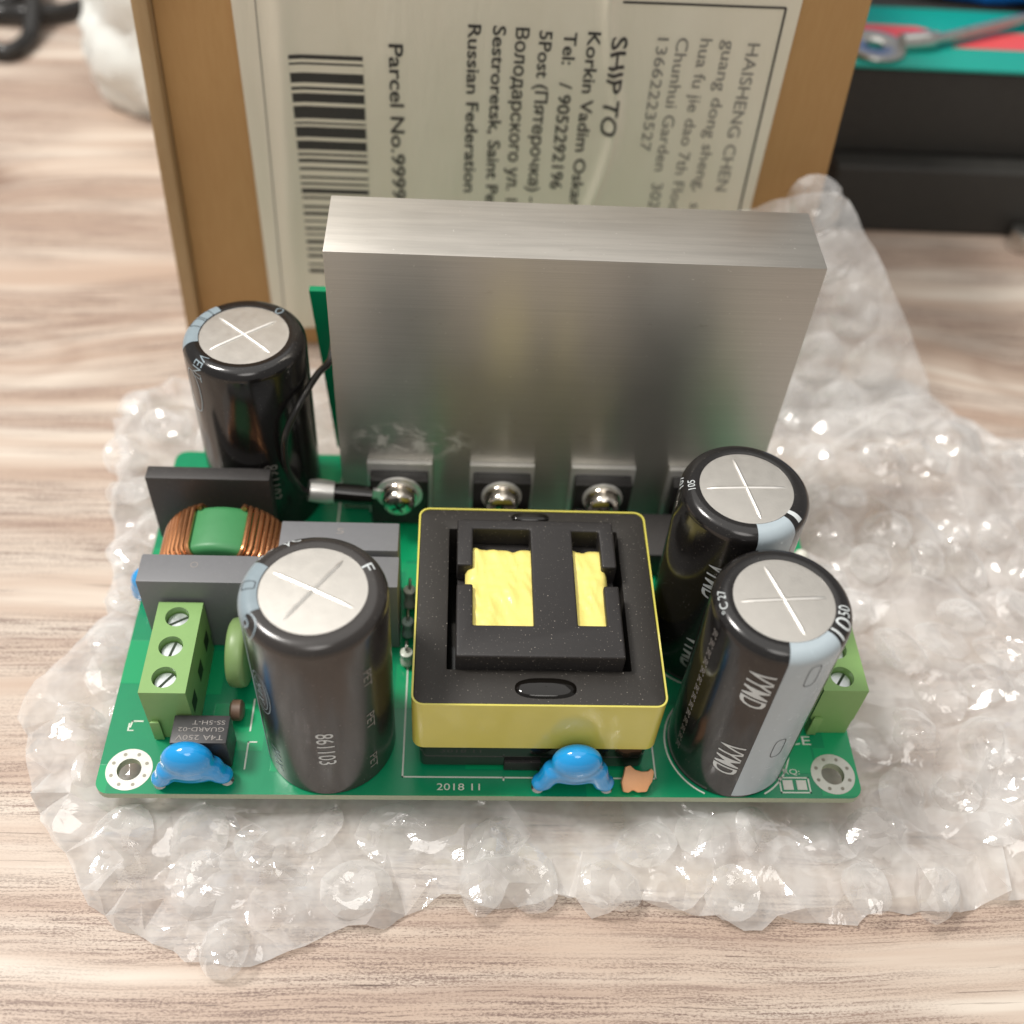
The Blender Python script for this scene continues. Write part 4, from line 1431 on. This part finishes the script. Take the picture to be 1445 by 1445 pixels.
# bar code: one strip, cells alternately paper and ink, read off top to bottom
BARS = [(0.0, .9), (1.6, .5), (3.8, 2.2), (6.9, .7), (8.3, 2.1), (11.2, 2.9), (14.9, .5), (16.0, 2.5), (19.3, 2.2), (22.3, .6), (23.7, .9), (25.8, .7), (28.0, .6), (29.6, .6), (31.1, 1.3), (33.2, .6),
        (35.5, .7), (37.2, .9), (39.4, .5), (41.3, .7), (43.0, .5), (44.8, 1.0), (47.0, .7), (48.8, .9), (51.4, .6), (53.0, 1.1)]
cuts, mats_ = [0.0], []
for a, w in BARS:
    if a > cuts[-1]:
        cuts.append(a)
        mats_.append(0)
    cuts.append(a + w)
    mats_.append(1)
mb = MB()
cols = 6
for t in cuts:
    for k in range(cols + 1):
        x_ = 25.2 + 15.0 * k / cols
        z_ = 68.4 - t
        mb.v.append((x_, label_y(x_, z_) - .12, z_))
for r_, mi in enumerate(mats_):
    for k in range(cols):
        a = r_ * (cols + 1) + k
        mb.f.append((a, a + 1, a + cols + 2, a + cols + 1))
        mb.mi.append(mi)
mesh_obj('bar_code', mb, [M['paper'], M['ink']], lab, flat=True)

# ================================================================== things behind on the right
case = thing('black_case', 'black textured plastic case with stepped front standing right of the parcel', 'case', (225, 230, TZ))
mesh_obj('base_shell', MB().box(168, 300, 188.5, 262, TZ + .1, 12.4), M['case'], case, 1.2, 3)
mesh_obj('lid_shell', MB().box(160, 300, 196, 262, 12.3, 38.0), M['case'], case, 1.5, 3)
mesh_obj('latch', MB().box(232, 246, 187.2, 189, -2, 10), M['case'], case, .6)

card = thing('printed_card', 'teal card with coral red bands lying on top of the black case', 'card', (225, 215, 38.1))
mesh_obj('card_sheet', MB().box(158, 290, 195.2, 231.5, 38.1, 39.0), M['teal'], card, .2)
for poly in ([(158, 209.5), (188, 207), (199, 214.5), (190, 219.3), (158, 219.9)], [(197, 207.6), (290, 207.2), (290, 220.5), (212, 217.5)]):
    mesh_obj('red_band', MB().prism(poly, 39.02, 39.08), M['red'], card)

tool = thing('steel_tool', 'thin steel hand tool with a round end resting on the teal card', 'tool', (185, 206, 39.1))
tp = []
mesh_obj('round_end', MB().lathe([(8.2, 39.2), (8.6, 39.9), (8.2, 40.6), (3.2, 40.8), (2.4, 40.2), (2.4, 39.4), (8.2, 39.2)], (174, 204.5, 0), 40, caps=False), M['tool'], tool, angle=40)
mesh_obj('shaft', MB().tube(smooth_path([(181.5, 205.5, 40.6), (192, 207.5, 41.2), (204, 213, 41.6), (222, 222, 41.8), (250, 236, 42)], 6), [2.6] * 6 + [1.5] * 19, 12), M['tool'], tool)


def crumpled_bag(name, c, r, mat, label, seed, squash=1.0):
    mb = MB().ball((0, 0, 0), 1.0, 72, 44)
    out = []
    for v in mb.v:
        d = Vector(v).normalized()
        dv = noise.voronoi(d * 2.3 + Vector((seed, 0, 0)))[0]
        k = 1 + .22 * noise.noise(d * 1.6 + Vector((seed, 0, 0))) + .16 * (dv[1] - dv[0]) + .05 * noise.noise(d * 7)
        p_ = Vector((d.x * r[0], d.y * r[1], d.z * r[2])) * k + Vector(c)
        p_.z = max(p_.z, c[2] - r[2] * squash)
        out.append(tuple(p_))
    mb.v = out
    root = thing(name, label, 'plastic bag', (c[0], c[1], c[2] - r[2] * squash))
    mesh_obj('bag_film', mb, mat, root, angle=28)
    return root


crumpled_bag('plastic_bag', (-24, 262, 13), (38, 34, 34), M['whitebag'], 'white plastic bag slumped behind the left edge of the parcel', 3.0, .73)
crumpled_bag('plastic_bag', (236, 252, 46), (62, 17, 12), M['bluebag'], 'blue plastic bag lying on top of the black case', 8.0, .58)

for k, pts in enumerate(([(-150, 283, -6.5), (-118, 291, -6.4), (-99, 294.5, -5.5), (-86.5, 294, -4.5), (-75, 303, -6.4), (-62, 330, -6.5), (-70, 380, -6.5)],
                         [(-160, 262, -6.5), (-118, 268, -6.5), (-97, 270, -6.5), (-88.9, 270, -6.5), (-85.5, 281, -6.5), (-86.5, 296, -.6), (-89, 308, -4), (-98, 345, -6.5)],
                         [(-140, 330, -6.5), (-112, 312, -6.5), (-100, 306, -6.5), (-92, 318, -6.5), (-80, 345, -6.5)])):
    lb = ('black cable running across the table at the far left corner', 'black cable looped towards the viewer at the far left corner', 'black cable bent back behind the other cables at the far left')[k]
    mbc = MB().tube(smooth_path(pts, 8), 3.0, 12)
    tag(mesh_obj('power_cable', mbc, M['wire']), lb, 'cable', 'cables at the far left')

tag(mesh_obj('metal_nut', MB().prism([(228 + 4.5 * math.cos(rad(60 * k + 10)), 183.5 + 4.5 * math.sin(rad(60 * k + 10))) for k in range(6)], TZ + .05, TZ + 6), M['tool'], None, .8),
    'small silvery metal part on the table in front of the black case', 'metal part')
